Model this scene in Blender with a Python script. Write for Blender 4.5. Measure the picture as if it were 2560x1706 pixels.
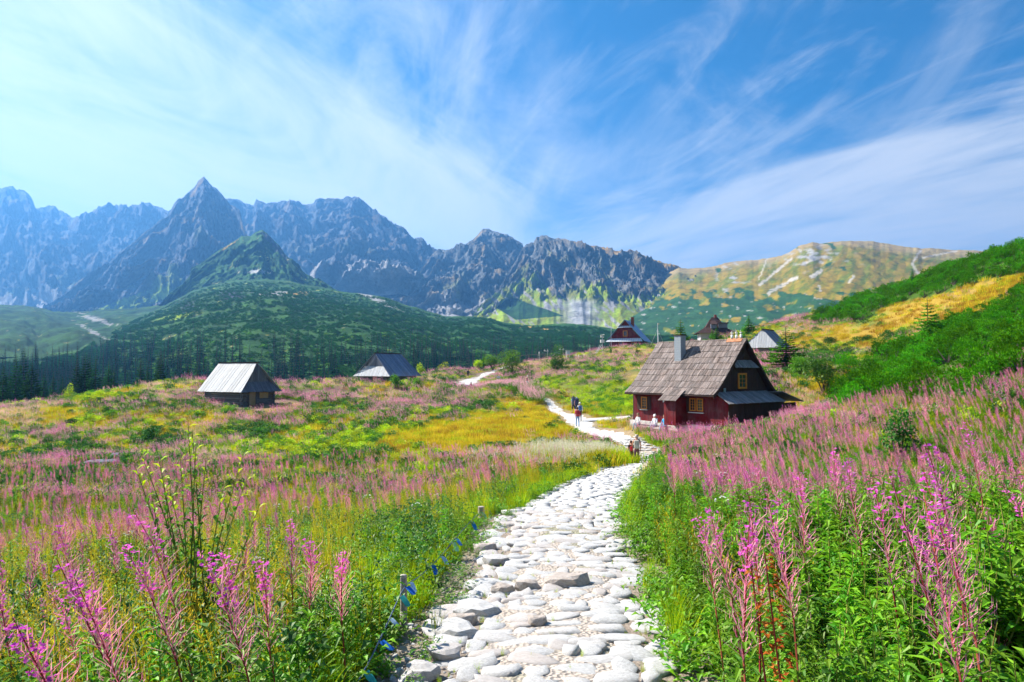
import bpy, bmesh, math, random
import numpy as np
from mathutils import Vector, Matrix, Quaternion
R = math.radians
random.seed(7); rng = np.random.default_rng(11)
for o in list(bpy.data.objects): bpy.data.objects.remove(o)
SC = bpy.context.scene; COL = SC.collection
# ------------------------------------------------------------------ camera, world, sun, exposure
F = 1707.0; CX = 1280.0; CY = 853.0; HOR = 925.0
PITCH = math.atan((HOR-CY)/F)
cam = bpy.data.cameras.new('camera'); camo = bpy.data.objects.new('camera', cam); COL.objects.link(camo)
cam.sensor_width = 36; cam.lens = 36*F/2560; cam.clip_start = 0.05; cam.clip_end = 30000
camo.location = (0, 0, 0); camo.rotation_euler = (R(90)+PITCH, 0, 0); SC.camera = camo
SUN_AZ = R(-62); SUN_EL = R(43)       # azimuth from +Y, negative = left
sd = Vector((math.sin(SUN_AZ)*math.cos(SUN_EL), math.cos(SUN_AZ)*math.cos(SUN_EL), math.sin(SUN_EL)))
sl = bpy.data.lights.new('sun', 'SUN'); sl.energy = 5.0; sl.angle = R(0.55); sl.color = (1.0, 0.94, 0.85)
slo = bpy.data.objects.new('sun', sl); COL.objects.link(slo); slo.rotation_euler = sd.to_track_quat('Z', 'Y').to_euler(); slo.location = (0, 0, 900)
SC.view_settings.view_transform = 'Standard'; SC.view_settings.look = 'None'
SC.view_settings.exposure = 1.45; SC.view_settings.gamma = 1; SC.view_settings.use_curve_mapping = False
SC.render.engine = 'CYCLES'
cy = SC.cycles
cy.use_denoising = True; cy.max_bounces = 5; cy.diffuse_bounces = 2; cy.glossy_bounces = 1; cy.transmission_bounces = 2
cy.transparent_max_bounces = 4; cy.volume_bounces = 0; cy.use_adaptive_sampling = True; cy.adaptive_threshold = 0.02
cy.caustics_reflective = False; cy.caustics_refractive = False; cy.sample_clamp_indirect = 3
SC.render.film_transparent = False

W = bpy.data.worlds.new('World'); SC.world = W; W.use_nodes = True
nt = W.node_tree; N = nt.nodes; L = nt.links; N.clear()
def nd(t, **k):
    n = N.new(t)
    for a, b in k.items(): setattr(n, a, b)
    return n
def mth(op, a, b=None, c=None, clamp=False):
    n = nd('ShaderNodeMath', operation=op, use_clamp=clamp)
    for i, v in enumerate((a, b, c)):
        if v is None: continue
        if isinstance(v, (int, float)): n.inputs[i].default_value = v
        else: L.new(v, n.inputs[i])
    return n.outputs[0]
out = nd('ShaderNodeOutputWorld'); bg = nd('ShaderNodeBackground'); L.new(bg.outputs[0], out.inputs[0])
sky = nd('ShaderNodeTexSky', sky_type='NISHITA', sun_disc=False, sun_elevation=SUN_EL, sun_rotation=SUN_AZ)
sky.altitude = 1500; sky.air_density = 1.0; sky.dust_density = 0.6; sky.ozone_density = 2.0
hs = nd('ShaderNodeHueSaturation'); hs.inputs['Saturation'].default_value = 3.2; hs.inputs['Value'].default_value = 0.62; hs.inputs['Hue'].default_value = 0.495
L.new(sky.outputs[0], hs.inputs['Color'])
tc = nd('ShaderNodeTexCoord'); sp = nd('ShaderNodeSeparateXYZ'); L.new(tc.outputs['Generated'], sp.inputs[0])
zz = mth('ADD', mth('MAXIMUM', sp.outputs[2], 0.0), 0.09)
u = mth('DIVIDE', sp.outputs[0], zz); v = mth('DIVIDE', sp.outputs[1], zz)
def cirrus(ux, vy, rot, sc, det, dist, off, rough=0.62):
    cb = nd('ShaderNodeCombineXYZ'); L.new(u, cb.inputs[0]); L.new(v, cb.inputs[1]); cb.inputs[2].default_value = off
    m0 = nd('ShaderNodeMapping'); L.new(cb.outputs[0], m0.inputs[0]); m0.inputs['Rotation'].default_value = (0, 0, rot)
    mp = nd('ShaderNodeMapping'); L.new(m0.outputs[0], mp.inputs[0]); mp.inputs['Scale'].default_value = (ux, vy, 1)
    n = nd('ShaderNodeTexNoise'); L.new(mp.outputs[0], n.inputs['Vector'])
    n.inputs['Scale'].default_value = sc; n.inputs['Detail'].default_value = det
    n.inputs['Roughness'].default_value = rough; n.inputs['Distortion'].default_value = dist
    return n.outputs[0]
def band(x, lo, hi): 
    n = nd('ShaderNodeMapRange', interpolation_type='SMOOTHSTEP'); L.new(x, n.inputs[0])
    n.inputs[1].default_value = lo; n.inputs[2].default_value = hi; return n.outputs[0]
def lin(a_, b_, c_): return mth('ADD', mth('ADD', mth('MULTIPLY', u, a_), mth('MULTIPLY', v, b_)), c_)
n1 = cirrus(1.0, 0.42, R(24), 1.3, 9, 1.2, 3.1, .60)      # veils on the sun side
n2 = cirrus(1.3, 0.42, R(-38), 1.5, 10, 1.2, 9.4, .60)      # cirrus bands across the right of the view
n3 = cirrus(2.2, 0.60, R(-12), 1.5, 10, 1.4, 5.0, .60)     # fine fibres
left_ = band(lin(-1.0, .22, -.35), -.55, .95)
low = band(sp.outputs[2], 0.34, 0.06)
rb = lin(.798, .602, -2.297)
rband = mth('MULTIPLY', band(rb, -.42, .30), 1.0)
a1 = band(mth('ADD', n1, mth('MULTIPLY', left_, .40)), .50, 1.02)
a2 = mth('MULTIPLY', band(mth('ADD', n2, mth('MULTIPLY', rband, .34)), .55, .98), .85)
a3 = mth('MULTIPLY', band(mth('ADD', n3, mth('ADD', mth('MULTIPLY', rband, .14), mth('MULTIPLY', left_, .14))), .44, .86), .50)
a4 = mth('MULTIPLY', low, .42)
def scr(a_, b_): return mth('SUBTRACT', 1.0, mth('MULTIPLY', mth('SUBTRACT', 1.0, a_), mth('SUBTRACT', 1.0, b_)))
cc = scr(scr(mth('MULTIPLY', a1, .92), a2), scr(a3, a4))
mx = nd('ShaderNodeMix', data_type='RGBA'); L.new(cc, mx.inputs[0])
L.new(hs.outputs[0], mx.inputs[6]); mx.inputs[7].default_value = (5.1, 5.1, 5.05, 1)
L.new(mx.outputs[2], bg.inputs[0]); bg.inputs[1].default_value = 0.075

# ------------------------------------------------------------------ helpers
FW = Vector((0, math.cos(PITCH), math.sin(PITCH))); UP = Vector((0, -math.sin(PITCH), math.cos(PITCH)))
def P(px, py, d):                         # photo pixel + forward distance -> place in the world
    a = (px-CX)/F; b = (CY-py)/F
    y = FW.y+UP.y*b; z = FW.z+UP.z*b
    return Vector((a/y*d, d, z/y*d))
def proj(x, y, z):
    f = y*FW.y+z*FW.z; b = y*UP.y+z*UP.z
    f = np.maximum(f, 1e-3)
    return CX+x/f*F, CY-b/f*F
def hsh(ix, iy, s):
    h = (ix.astype(np.int64)*374761393 + iy.astype(np.int64)*668265263 + s*1274126177) & 0xffffffff
    h = ((h ^ (h >> 13))*1103515245) & 0xffffffff
    return ((h ^ (h >> 16)) & 0xffff)/65535.0
def perlin(x, y, s=0):
    ix = np.floor(x); iy = np.floor(y); fx = x-ix; fy = y-iy
    def g(a, b):
        t = hsh(ix+a, iy+b, s)*2*np.pi
        return np.cos(t)*(fx-a)+np.sin(t)*(fy-b)
    sx = fx*fx*fx*(fx*(fx*6-15)+10); sy = fy*fy*fy*(fy*(fy*6-15)+10)
    a = g(0, 0); b = g(1, 0); c = g(0, 1); d = g(1, 1)
    return (a+(b-a)*sx)*(1-sy)+(c+(d-c)*sx)*sy
def fbm(x, y, o=5, s=0, gain=.5, lac=2.03):
    r = 0; a = 1
    for i in range(o): r = r+a*perlin(x, y, s+i*17); x = x*lac+3.7; y = y*lac+1.3; a *= gain
    return r
def ridged(x, y, o=5, s=0, gain=.55):
    r = 0; a = 1; tot = 0
    for i in range(o):
        r = r+a*(1-np.abs(perlin(x, y, s+i*17))*2.2); tot += a; x = x*2.03+3.7; y = y*2.03+1.3; a *= gain
    return r/tot
def sm(x, a, b):
    t = np.clip((x-a)/(b-a), 0, 1); return t*t*(3-2*t)
def hit(px, py, d0=2.0, d1=250.0):
    for d in np.geomspace(d0, d1, 400):
        p = P(px, py, d)
        if p.z < gz(p.x, p.y): return p
    return p
def inpoly(px, py, poly):
    c = np.zeros(np.shape(px), bool); n = len(poly)
    for i in range(n):
        x1, y1 = poly[i]; x2, y2 = poly[(i+1) % n]
        if y1 == y2: continue
        m = ((y1 > py) != (y2 > py)) & (px < (x2-x1)*(py-y1)/(y2-y1)+x1)
        c ^= m
    return c
def tag(o, label=None, cat=None, group=None, kind=None):
    if label: o['label'] = label
    if cat: o['category'] = cat
    if group: o['group'] = group
    if kind: o['kind'] = kind
    return o
def link(name, me, parent=None, mats=None):
    o = bpy.data.objects.new(name, me); COL.objects.link(o)
    if parent: o.parent = parent
    if mats:
        for m in (mats if isinstance(mats, (list, tuple)) else [mats]): me.materials.append(m)
    return o
def empty(name, loc, rz=0, **k):
    o = bpy.data.objects.new(name, None); COL.objects.link(o); o.location = loc; o.rotation_euler = (0, 0, rz); o.empty_display_size = .3
    return tag(o, **k)
def copy_tree(o, parent=None):
    c = o.copy(); COL.objects.link(c)
    if parent: c.parent = parent
    for ch in list(o.children): copy_tree(ch, c)
    return c
class MB:
    def __init__(s): s.v = []; s.f = []; s.m = []
    def add(s, vs, fs, m=0):
        b = len(s.v); s.v += [tuple(p) for p in vs]; s.f += [tuple(b+i for i in f) for f in fs]; s.m += [m]*len(fs); return s
    def hexa(s, p, m=0):                     # 8 corners: 4 bottom ccw, 4 top ccw
        return s.add(p, [(3, 2, 1, 0), (4, 5, 6, 7), (0, 1, 5, 4), (1, 2, 6, 5), (2, 3, 7, 6), (3, 0, 4, 7)], m)
    def box(s, x0, x1, y0, y1, z0, z1, m=0):
        return s.hexa([(x0, y0, z0), (x1, y0, z0), (x1, y1, z0), (x0, y1, z0), (x0, y0, z1), (x1, y0, z1), (x1, y1, z1), (x0, y1, z1)], m)
    def slab(s, q, t, m=0):                  # quad q (4 pts) thickened by t along its normal
        q = [Vector(p) for p in q]; n = (q[1]-q[0]).cross(q[3]-q[0]).normalized()*t
        return s.hexa(q+[p+n for p in q], m)
    def tube(s, a, b, r0, r1=None, n=7, m=0, caps=True):
        a = Vector(a); b = Vector(b); r1 = r0 if r1 is None else r1
        q = (b-a).to_track_quat('Z', 'Y'); vs = []
        for p, r in ((a, r0), (b, r1)):
            for i in range(n): t = 2*math.pi*i/n; vs.append(p+q@Vector((math.cos(t)*r, math.sin(t)*r, 0)))
        fs = [(i, (i+1) % n, n+(i+1) % n, n+i) for i in range(n)]
        if caps: fs += [tuple(range(n))[::-1], tuple(range(n, 2*n))]
        return s.add(vs, fs, m)
    def path(s, pts, rs, n=6, m=0):
        for i in range(len(pts)-1): s.tube(pts[i], pts[i+1], rs[i], rs[i+1], n, m, i in (0, len(pts)-2))
        return s
    def mesh(s, name, smooth=False):
        me = bpy.data.meshes.new(name); me.from_pydata(s.v, [], s.f)
        me.polygons.foreach_set('material_index', s.m)
        if smooth: me.polygons.foreach_set('use_smooth', [True]*len(s.f))
        me.update(); return me
    def build(s, name, mats, parent=None, smooth=False):
        return link(name, s.mesh(name, smooth), parent, mats)
def grid_mesh(name, X, Y, Z, cols=None, mats=None, smooth=True):
    n, m = X.shape
    me = bpy.data.meshes.new(name)
    co = np.stack([X, Y, Z], -1).reshape(-1, 3).astype(np.float32)
    i = np.arange((n-1)*(m-1)); r = i//(m-1); c = i % (m-1)
    a = r*m+c; f = np.stack([a, a+1, a+m+1, a+m], 1).astype(np.int32)
    me.vertices.add(n*m); me.vertices.foreach_set('co', co.ravel())
    me.loops.add(f.size); me.loops.foreach_set('vertex_index', f.ravel())
    me.polygons.add(len(f)); me.polygons.foreach_set('loop_start', np.arange(len(f), dtype=np.int32)*4)
    if smooth: me.polygons.foreach_set('use_smooth', np.ones(len(f), bool))
    me.update(calc_edges=True)
    if cols is not None:
        at = me.color_attributes.new('Col', 'FLOAT_COLOR', 'POINT')
        c4 = np.concatenate([cols.reshape(-1, 3), np.ones((n*m, 1))], 1).astype(np.float32); at.data.foreach_set('color', c4.ravel())
    return link(name, me, None, mats)

# ------------------------------------------------------------------ materials
def newmat(name):
    m = bpy.data.materials.new(name); m.use_nodes = True; t = m.node_tree; t.nodes.clear(); return m, t
class NT:
    def __init__(s, name):
        s.m, s.t = newmat(name); s.o = s.n('ShaderNodeOutputMaterial')
    def n(s, ty, ins=None, **k):
        x = s.t.nodes.new(ty)
        for a, b in k.items(): setattr(x, a, b)
        for a, b in (ins or {}).items():
            if hasattr(b, 'is_output') or isinstance(b, bpy.types.NodeSocket): s.t.links.new(b, x.inputs[a])
            else: x.inputs[a].default_value = b
        return x
    def l(s, a, b): s.t.links.new(a, b)
    def mix(s, f, a, b, mode='MIX'):
        x = s.n('ShaderNodeMix', data_type='RGBA', blend_type=mode)
        for i, vv in ((0, f), (6, a), (7, b)):
            if isinstance(vv, bpy.types.NodeSocket): s.l(vv, x.inputs[i])
            elif isinstance(vv, (int, float)): x.inputs[i].default_value = vv
            else: x.inputs[i].default_value = (*vv, 1)
        return x.outputs[2]
    def noise(s, scale, det=4, vec=None, rough=.55, mapping=None, coord='Object', dist=0):
        if vec is None: vec = s.n('ShaderNodeTexCoord').outputs[coord]
        if mapping: vec = s.n('ShaderNodeMapping', {0: vec, 3: mapping}).outputs[0]
        return s.n('ShaderNodeTexNoise', {'Vector': vec, 'Scale': scale, 'Detail': det, 'Roughness': rough, 'Distortion': dist}).outputs[0]
    def rng(s, x, a, b, c=0, d=1):
        return s.n('ShaderNodeMapRange', {0: x, 1: a, 2: b, 3: c, 4: d}).outputs[0]
    def bump(s, h, st, dist): return s.n('ShaderNodeBump', {'Height': h, 'Strength': st, 'Distance': dist}).outputs[0]
    def out(s, col, rough=.8, normal=None, spec=.3, metal=0):
        b = s.n('ShaderNodeBsdfPrincipled')
        if isinstance(col, bpy.types.NodeSocket): s.l(col, b.inputs['Base Color'])
        else: b.inputs['Base Color'].default_value = (*col, 1)
        if isinstance(rough, bpy.types.NodeSocket): s.l(rough, b.inputs['Roughness'])
        else: b.inputs['Roughness'].default_value = rough
        b.inputs['Specular IOR Level'].default_value = spec; b.inputs['Metallic'].default_value = metal
        if normal is not None: s.l(normal, b.inputs['Normal'])
        s.l(b.outputs[0], s.o.inputs[0]); return s.m
def leafmat(name, c1, c2, trans=.45, objvar=.35, rough=.5, gloss=True):
    s = NT(name)
    isl = s.n('ShaderNodeNewGeometry').outputs['Random Per Island']; ob = s.n('ShaderNodeObjectInfo').outputs['Random']
    f = s.n('ShaderNodeMath', {0: isl, 1: ob}, operation='ADD').outputs[0]
    f = s.n('ShaderNodeMath', {0: f, 1: 1.0}, operation='FRACT').outputs[0]
    col = s.mix(f, c1, c2)
    val = s.rng(ob, 0, 1, 1-objvar, 1+objvar)
    hsv = s.n('ShaderNodeHueSaturation', {'Value': val, 'Color': col, 'Hue': s.rng(ob, 0, 1, .49, .512)})
    d = s.n('ShaderNodeBsdfDiffuse', {'Color': hsv.outputs[0]}); t = s.n('ShaderNodeBsdfTranslucent', {'Color': hsv.outputs[0]})
    m = s.n('ShaderNodeMixShader', {0: trans, 1: d.outputs[0], 2: t.outputs[0]}).outputs[0]
    if gloss:
        g = s.n('ShaderNodeBsdfGlossy', {'Color': (1, 1, .85, 1), 'Roughness': rough})
        m = s.n('ShaderNodeMixShader', {0: .022, 1: m, 2: g.outputs[0]}).outputs[0]
    s.l(m, s.o.inputs[0]); return s.m
def plain(name, c, rough=.7, var=.15, scale=6, spec=.3, metal=0, bump=.2):
    s = NT(name); n = s.noise(scale, 5)
    col = s.mix(s.rng(n, .3, .7), tuple(x*(1-var) for x in c), tuple(min(1, x*(1+var)) for x in c))
    return s.out(col, rough, s.bump(n, bump, .02), spec, metal)
def wood(name, c1, c2, axis='y', rough=.8, obvar=.25, sc=1.0):
    s = NT(name); a = {'y': (2, 22, 2), 'x': (22, 2, 2), 'z': (9, 9, 30), 'l': (1.5, 1.5, 26)}[axis]
    n = s.noise(sc, 6, mapping=a, rough=.65); n2 = s.noise(1.3, 3)
    ob = s.n('ShaderNodeObjectInfo').outputs['Random']; isl = s.n('ShaderNodeNewGeometry').outputs['Random Per Island']
    r = s.n('ShaderNodeMath', {0: s.n('ShaderNodeMath', {0: ob, 1: isl}, operation='ADD').outputs[0], 1: 1}, operation='FRACT').outputs[0]
    col = s.mix(s.rng(n, .3, .72), c1, c2)
    hsv = s.n('ShaderNodeHueSaturation', {'Color': col, 'Value': s.rng(r, 0, 1, 1-obvar, 1+obvar), 'Saturation': s.rng(n2, .3, .7, .8, 1.2)})
    return s.out(hsv.outputs[0], rough, s.bump(n, .5, .01), .25)
# ------------------------------------------------------------------ near ground
CTRL = [ # photo x, photo y, distance of ground points
 (1360,1706,4.6),(1350,1600,5.6),(1365,1500,6.9),(1370,1400,8.6),(1380,1300,11.3),(1430,1250,14.5),(1500,1202,21),(1550,1175,29),(1597,1168,40),
 (1470,1100,51),(1445,1067,59),(1490,1050,64),(1385,1012,80),(1540,1052,61),
 (1200,1150,38),(1330,1060,58),(1100,1060,62),(1100,1000,85),(1300,985,88),
 (700,1178,37),(300,1210,32),(0,1252,27),(-300,1280,25),(0,1100,56),(300,1080,60),(700,1080,60),(0,1026,88),(300,986,90),(-300,1060,80),(460,958,90),(700,962,94),(850,965,96),
 (1060,950,113),(1190,944,136),(1120,970,118),(1240,965,118),(1300,912,165),(1100,927,150),(1450,890,172),(1580,868,178),(1500,905,140),(1500,940,105),(1600,930,95),(1400,950,100),
 (1790,852,195),(1700,872,150),(2040,806,200),(1930,888,88),(1960,830,130),(1880,900,78),(1900,960,60),(2000,900,76),(2100,860,100),(2230,800,100),
 (2175,742,130),(2376,677,107),(2560,627,92),(2800,560,80),(2320,862,62),(2440,790,70),(2560,742,66),(2560,900,37),(2300,960,42),(2100,1020,40),(2560,1085,24),(2300,1085,27),(2000,1100,33),(2800,900,28)]
pts = [tuple(P(*c)) for c in CTRL]
pts += [(0,0,-1.68),(-1.5,0,-1.6),(1.6,0,-1.5),(0,-3,-1.1),(0,-12,.2),(0,-60,6),(-30,-30,0),(40,-30,5),(40,0,3.0),(-30,3,-3.5),
 (-2.2,4,-2.0),(-3,5.5,-2.35),(-1.7,6,-2.4),(-2.0,9,-2.75),(-5,7,-2.75),(-8,12,-3.45),(-9,13.5,-3.9),(-12,17,-5.0),(-6,20,-4.35),(-3,17,-3.9),(-1.5,14,-3.15),(0,30,-4.6),(2.6,34,-4.75),(4.6,37.5,-5.0),(6.0,39.5,-5.3),(-9,25,-5.2),(-3,30,-5.2),(-20,20,-5.5),
 (2.5,4,-1.95),(2.2,7,-2.3),(4,7,-2.05),(4,3,-1.6),(7,9,-2.3),(3,11,-2.5),(6,16,-3.2),(6,24,-3.9),(8.5,32,-4.2),(11,14,-2.6),(14,20,-2.9),(10,36,-4.0),(13,40,-3.8),
 (13.6,45,-3.75),(9.5,51,-3.7),(19,49,-3.5),(15,54,-3.5),(17,44.5,-3.3),(21,50,-3.0),(10,45,-4.6),(12,42,-4.3),
 (-27,70,-4.15),(-31,75,-3.8),(-22.5,72,-3.8),(-18,101,-2.5),(-23,104,-2.1),(-13,104,-2.0)]
# behind the crest the ground falls into the valley
for px_, d_, z_ in ((-600,150,-16),(-200,140,-14),(100,140,-13),(300,135,-12),(500,135,-9.5),(700,140,-9),(900,160,-8),(1050,190,-8),(1150,200,-8),(1280,240,-7),(1450,255,-5),(1600,270,-2),(1800,280,3),(2000,290,9),(2200,200,10),(2400,180,8),(2700,180,8),(2900,180,6),
                   (-600,260,-30),(-100,260,-30),(400,260,-28),(900,270,-26),(1300,310,-22),(1700,340,-14),(2100,350,-4),(2500,300,-2),(3000,300,-2)):
    pts.append(((px_-CX)/F*d_, d_, z_))
pts = np.array(pts)
def _k(r2): return r2*np.log(r2+1e-9)*.5
_S = 12.0
def _warp(x, y):                         # even out the spacing of the control points: near ones are dense, far ones sparse
    r = np.sqrt(x*x+y*y)+1e-6; s = np.log1p(r/_S)/r*_S
    return x*s, y*s
_cx, _cy = _warp(pts[:, 0], pts[:, 1])
_n = len(pts); _d2 = (_cx[:, None]-_cx)**2+(_cy[:, None]-_cy)**2
_A = np.zeros((_n+3, _n+3)); _A[:_n, :_n] = _k(_d2)+np.eye(_n)*.35
_A[:_n, _n:] = np.stack([np.ones(_n), _cx, _cy], 1); _A[_n:, :_n] = _A[:_n, _n:].T
_w = np.linalg.solve(_A, np.concatenate([pts[:, 2], [0, 0, 0]]))
def base_h(x, y):
    x = np.asarray(x, float); y = np.asarray(y, float); sh = x.shape
    a, b = _warp(x.ravel(), y.ravel()); o = np.empty(a.size)
    for i in range(0, a.size, 40000):
        aa = a[i:i+40000]; bb = b[i:i+40000]
        o[i:i+40000] = _k((aa[:, None]-_cx)**2+(bb[:, None]-_cy)**2)@_w[:_n]+_w[_n]+_w[_n+1]*aa+_w[_n+2]*bb
    return o.reshape(sh)
# footpath: centre line (x, y, half width)
PATH = []
for px_, py_, d_, w_ in ((1375,1706,4.6,.84),(1372,1600,5.6,.86),(1385,1500,6.9,.88),(1395,1400,8.6,.90),(1398,1300,11.3,.94),(1440,1250,14.5,.98),(1503,1205,21,1.0),(1552,1175,29,1.0),(1592,1165,37,1.0)):
    PATH.append(((px_-CX)/F*d_, d_, w_))
PATH = [(0.05,-6,.9),(0.1,0,.9),(.20,2.8,.84)]+PATH+[(8.2,42,1.0),(8.1,46,.9),(7.2,51,1.0),(6.2,57,1.3),(6.2,63,1.6),(5.9,70,1.35),(5.2,77,1.3),(4.6,83,.75),(2.5,92,.45),(-1,101,.45),(-4.5,109,.8),(-7.5,117,2.6),(-8.2,126,2.4),(-6.6,137,1.6),(-4,147,1.2),(2,160,1.0)]
PB = [(6.6,64,1.0),(9.0,63,1.1),(11.5,60,.9),(12.3,56.5,.8)]
PC = [(-8,118,2.0),(-12,120,1.8),(-17,122,1.0),(-22,126,.7)]
def spline(pts, step):
    pts = np.array(pts); out = []
    for i in range(len(pts)-1):
        p0 = pts[max(i-1, 0)]; p1 = pts[i]; p2 = pts[i+1]; p3 = pts[min(i+2, len(pts)-1)]
        n = max(2, int(np.linalg.norm((p2-p1)[:2])/step))
        for t in np.arange(n)/n:
            out.append(.5*((2*p1)+(-p0+p2)*t+(2*p0-5*p1+4*p2-p3)*t*t+(-p0+3*p1-3*p2+p3)*t**3))
    out.append(pts[-1]); return np.array(out)
SP = [spline(PATH, .4), spline(PB, .4), spline(PC, .6)]
ALLP = np.concatenate(SP)
def path_d(x, y):                         # signed distance outside the path edge
    x = np.asarray(x, float).ravel(); y = np.asarray(y, float).ravel(); o = np.full(x.size, 99.)
    for i in range(0, x.size, 20000):
        xx = x[i:i+20000]; yy = y[i:i+20000]
        m = (np.abs(yy) < 175)
        if m.any():
            dd = np.sqrt((xx[m, None]-ALLP[:, 0])**2+(yy[m, None]-ALLP[:, 1])**2)-ALLP[:, 2]
            t = o[i:i+20000]; t[m] = dd.min(1)
    return o
def ground(x, y):
    x = np.asarray(x, float); y = np.asarray(y, float)
    r = np.sqrt(x*x+y*y)
    a = np.clip(r/60, .02, 1)
    z = base_h(x, y)+fbm(x/9, y/9, 4, 5)*.35*a+fbm(x/30, y/30, 3, 9)*1.0*sm(r, 20, 90)
    return z
def gz(x, y): return float(ground(np.array([x]), np.array([y]))[0])

# zones of vegetation: photo-traced patches carried over onto the ground
PINE1 = [(2020,812),(2040,795),(2066,770),(2102,745),(2175,725),(2270,690),(2321,670),(2376,655),(2468,625),(2560,600),(3000,500),(3000,600),(2560,688),(2468,699),(2376,732),(2303,750),(2219,765),(2182,798),(2066,812)]
PINE2 = [(3000,640),(2560,724),(2522,765),(2449,787),(2394,808),(2340,838),(2285,863),(2241,878),(2140,905),(2110,960),(2029,1018),(2102,1040),(2157,1000),(2248,1008),(2340,1016),(2431,998),(2560,973),(3000,930)]
ELL = { # type: (cx, cy, rx, ry, slope, weight)
 'pink': [(800,990,260,30,.0,1.3),(1100,1000,170,28,-.1,1.3),(1260,932,170,24,.0,1.5),(1430,905,170,22,.0,1.3),(1560,925,120,18,-.1,1.0),(650,1062,220,26,-.1,1.1),(500,1010,110,24,0,1.0),(1940,940,45,60,0,1.4),(2000,812,120,20,.1,1.5),(1080,925,130,14,0,1.6),(1470,868,170,24,-.1,1.3),(250,1090,180,25,0,.6),(150,1170,100,18,0,.7),(1350,985,120,14,.0,.9),(1640,1040,90,24,0,.6),(1130,918,70,8,0,1.2),(2350,835,60,12,0,.8),(1480,955,110,8,-.12,1.6),(2200,1030,200,22,0,1.2),(2000,1050,90,20,0,1.3)],
 'gold': [(1200,1085,240,45,-.2,2.6),(1380,1100,90,50,0,1.8),(1300,1020,90,30,0,1.6),(2300,790,240,50,-.3,1.8),(2120,850,200,50,0,1.2),(2450,730,170,40,-.3,1.6),(300,1040,250,30,0,.6),(900,1000,120,20,0,.6),(1820,880,80,30,0,.6),(1560,1090,70,40,0,1.5),(2300,1030,160,20,0,.9)],
 'lime': [(1570,1015,130,35,0,2.2),(1490,960,60,50,0,1.5),(820,1120,260,32,0,1.6),(200,990,190,20,0,.8),(1440,1005,20,60,0,1.0),(1630,985,80,40,0,1.2)],
 'straw': [(60,1045,90,22,0,1.8),(330,975,120,12,0,1.4),(740,955,90,10,0,1.3),(1330,912,60,12,0,2.0),(1560,878,140,14,0,1.0),(560,1150,60,16,0,2.0),(150,1010,200,12,0,.9),(2160,870,80,10,0,.8)],
 'dark': [(100,1205,260,36,0,1.7),(620,1085,60,18,0,1.3),(1160,1030,60,20,0,.8),(420,1100,40,30,0,1.0),(1480,930,40,12,0,1.0),(2040,900,60,30,0,1.4),(1960,960,80,30,0,.9),(2250,835,50,9,-.2,1.8),(2420,705,60,10,-.3,1.8),(2180,812,40,8,0,1.6),(2330,790,35,8,-.2,1.6),(870,1150,200,16,0,.8)]}
TYPES = ['pink', 'gold', 'lime', 'straw', 'dark']
def zones(x, y, z):
    px, py = proj(x, y, z); w = []
    bias = {'pink': -.15, 'gold': .1, 'lime': .12, 'straw': -.25, 'dark': .0}
    for k, t in enumerate(TYPES):
        e = np.zeros_like(px)
        for cx, cy_, rx, ry, sl_, wt in ELL[t]:
            dx = (px-cx)/rx; dy = (py-cy_-(px-cx)*sl_)/ry
            e = np.maximum(e, wt*np.exp(-(dx*dx+dy*dy)*.8))
        n = fbm(x/7+k*31, y/11, 4, 40+k)*1.5+fbm(x/2.2+k*13, y/2.8, 2, 60+k)*.8
        w.append(e+n+bias[t])
    return np.array(w)
ZC = {'pink': (.20,.13,.10), 'gold': (.32,.21,.03), 'lime': (.16,.21,.03), 'straw': (.42,.30,.13), 'dark': (.06,.10,.02)}
def zone_col(x, y, z):
    w = zones(x, y, z); w = np.exp(w*4); w /= w.sum(0)
    c = sum(w[i][..., None]*np.array(ZC[t]) for i, t in enumerate(TYPES))
    return c
rr = np.concatenate([np.linspace(.3, 3, 8, endpoint=False), np.geomspace(3, 330, 330)])
aa = np.concatenate([np.linspace(-180, -62, 22, endpoint=False), np.linspace(-62, 62, 460), np.linspace(62, 180, 23)[1:]])
RR, AA = np.meshgrid(rr, np.radians(aa), indexing='ij')
GX = RR*np.sin(AA); GY = RR*np.cos(AA); GZ = ground(GX, GY)
gc = zone_col(GX, GY, GZ)
pd = path_d(GX, GY).reshape(GX.shape)
pxg, pyg = proj(GX, GY, GZ)
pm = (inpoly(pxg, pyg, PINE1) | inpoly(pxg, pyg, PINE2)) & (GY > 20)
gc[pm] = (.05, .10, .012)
hb = (GY < 3) | (np.abs(GX/np.maximum(GY, .1)) > .95)
gc[hb & (pd > .5)] = gc[hb & (pd > .5)]*.4+np.array((.14, .15, .03))*.6
back = (GY > 130) & (GZ < -3)
gc[back] = (.05, .075, .02)
# beside the lane on the left runs a strip of bare earth and grit
bare = sm(pd, .75, .15)*(1-sm(GY, 12, 40)*.4)
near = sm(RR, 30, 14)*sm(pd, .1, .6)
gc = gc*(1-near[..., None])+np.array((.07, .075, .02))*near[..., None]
gc = gc*(1-bare[..., None])+np.array((.27, .22, .18))*bare[..., None]
s = NT('turf_and_soil')
ca = s.n('ShaderNodeVertexColor', layer_name='Col').outputs[0]
n = s.noise(3.0, 8, coord='Object', rough=.7); n2 = s.noise(22, 5, coord='Object')
c = s.mix(s.rng(n, .3, .7), s.mix(.5, ca, (.55, .55, .55), 'MULTIPLY'), s.mix(.6, ca, (1.6, 1.6, 1.5), 'MULTIPLY'))
c = s.mix(s.rng(n2, .35, .65, 0, .5), c, s.mix(1, ca, (.5, .5, .5), 'MULTIPLY'))
ground_m = s.out(c, .95, s.bump(n2, .8, .05), .1)
go = grid_mesh('ground', GX, GY, GZ, gc, ground_m); tag(go, 'rough alpine meadow ground falling away to the valley', kind='structure')

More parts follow.
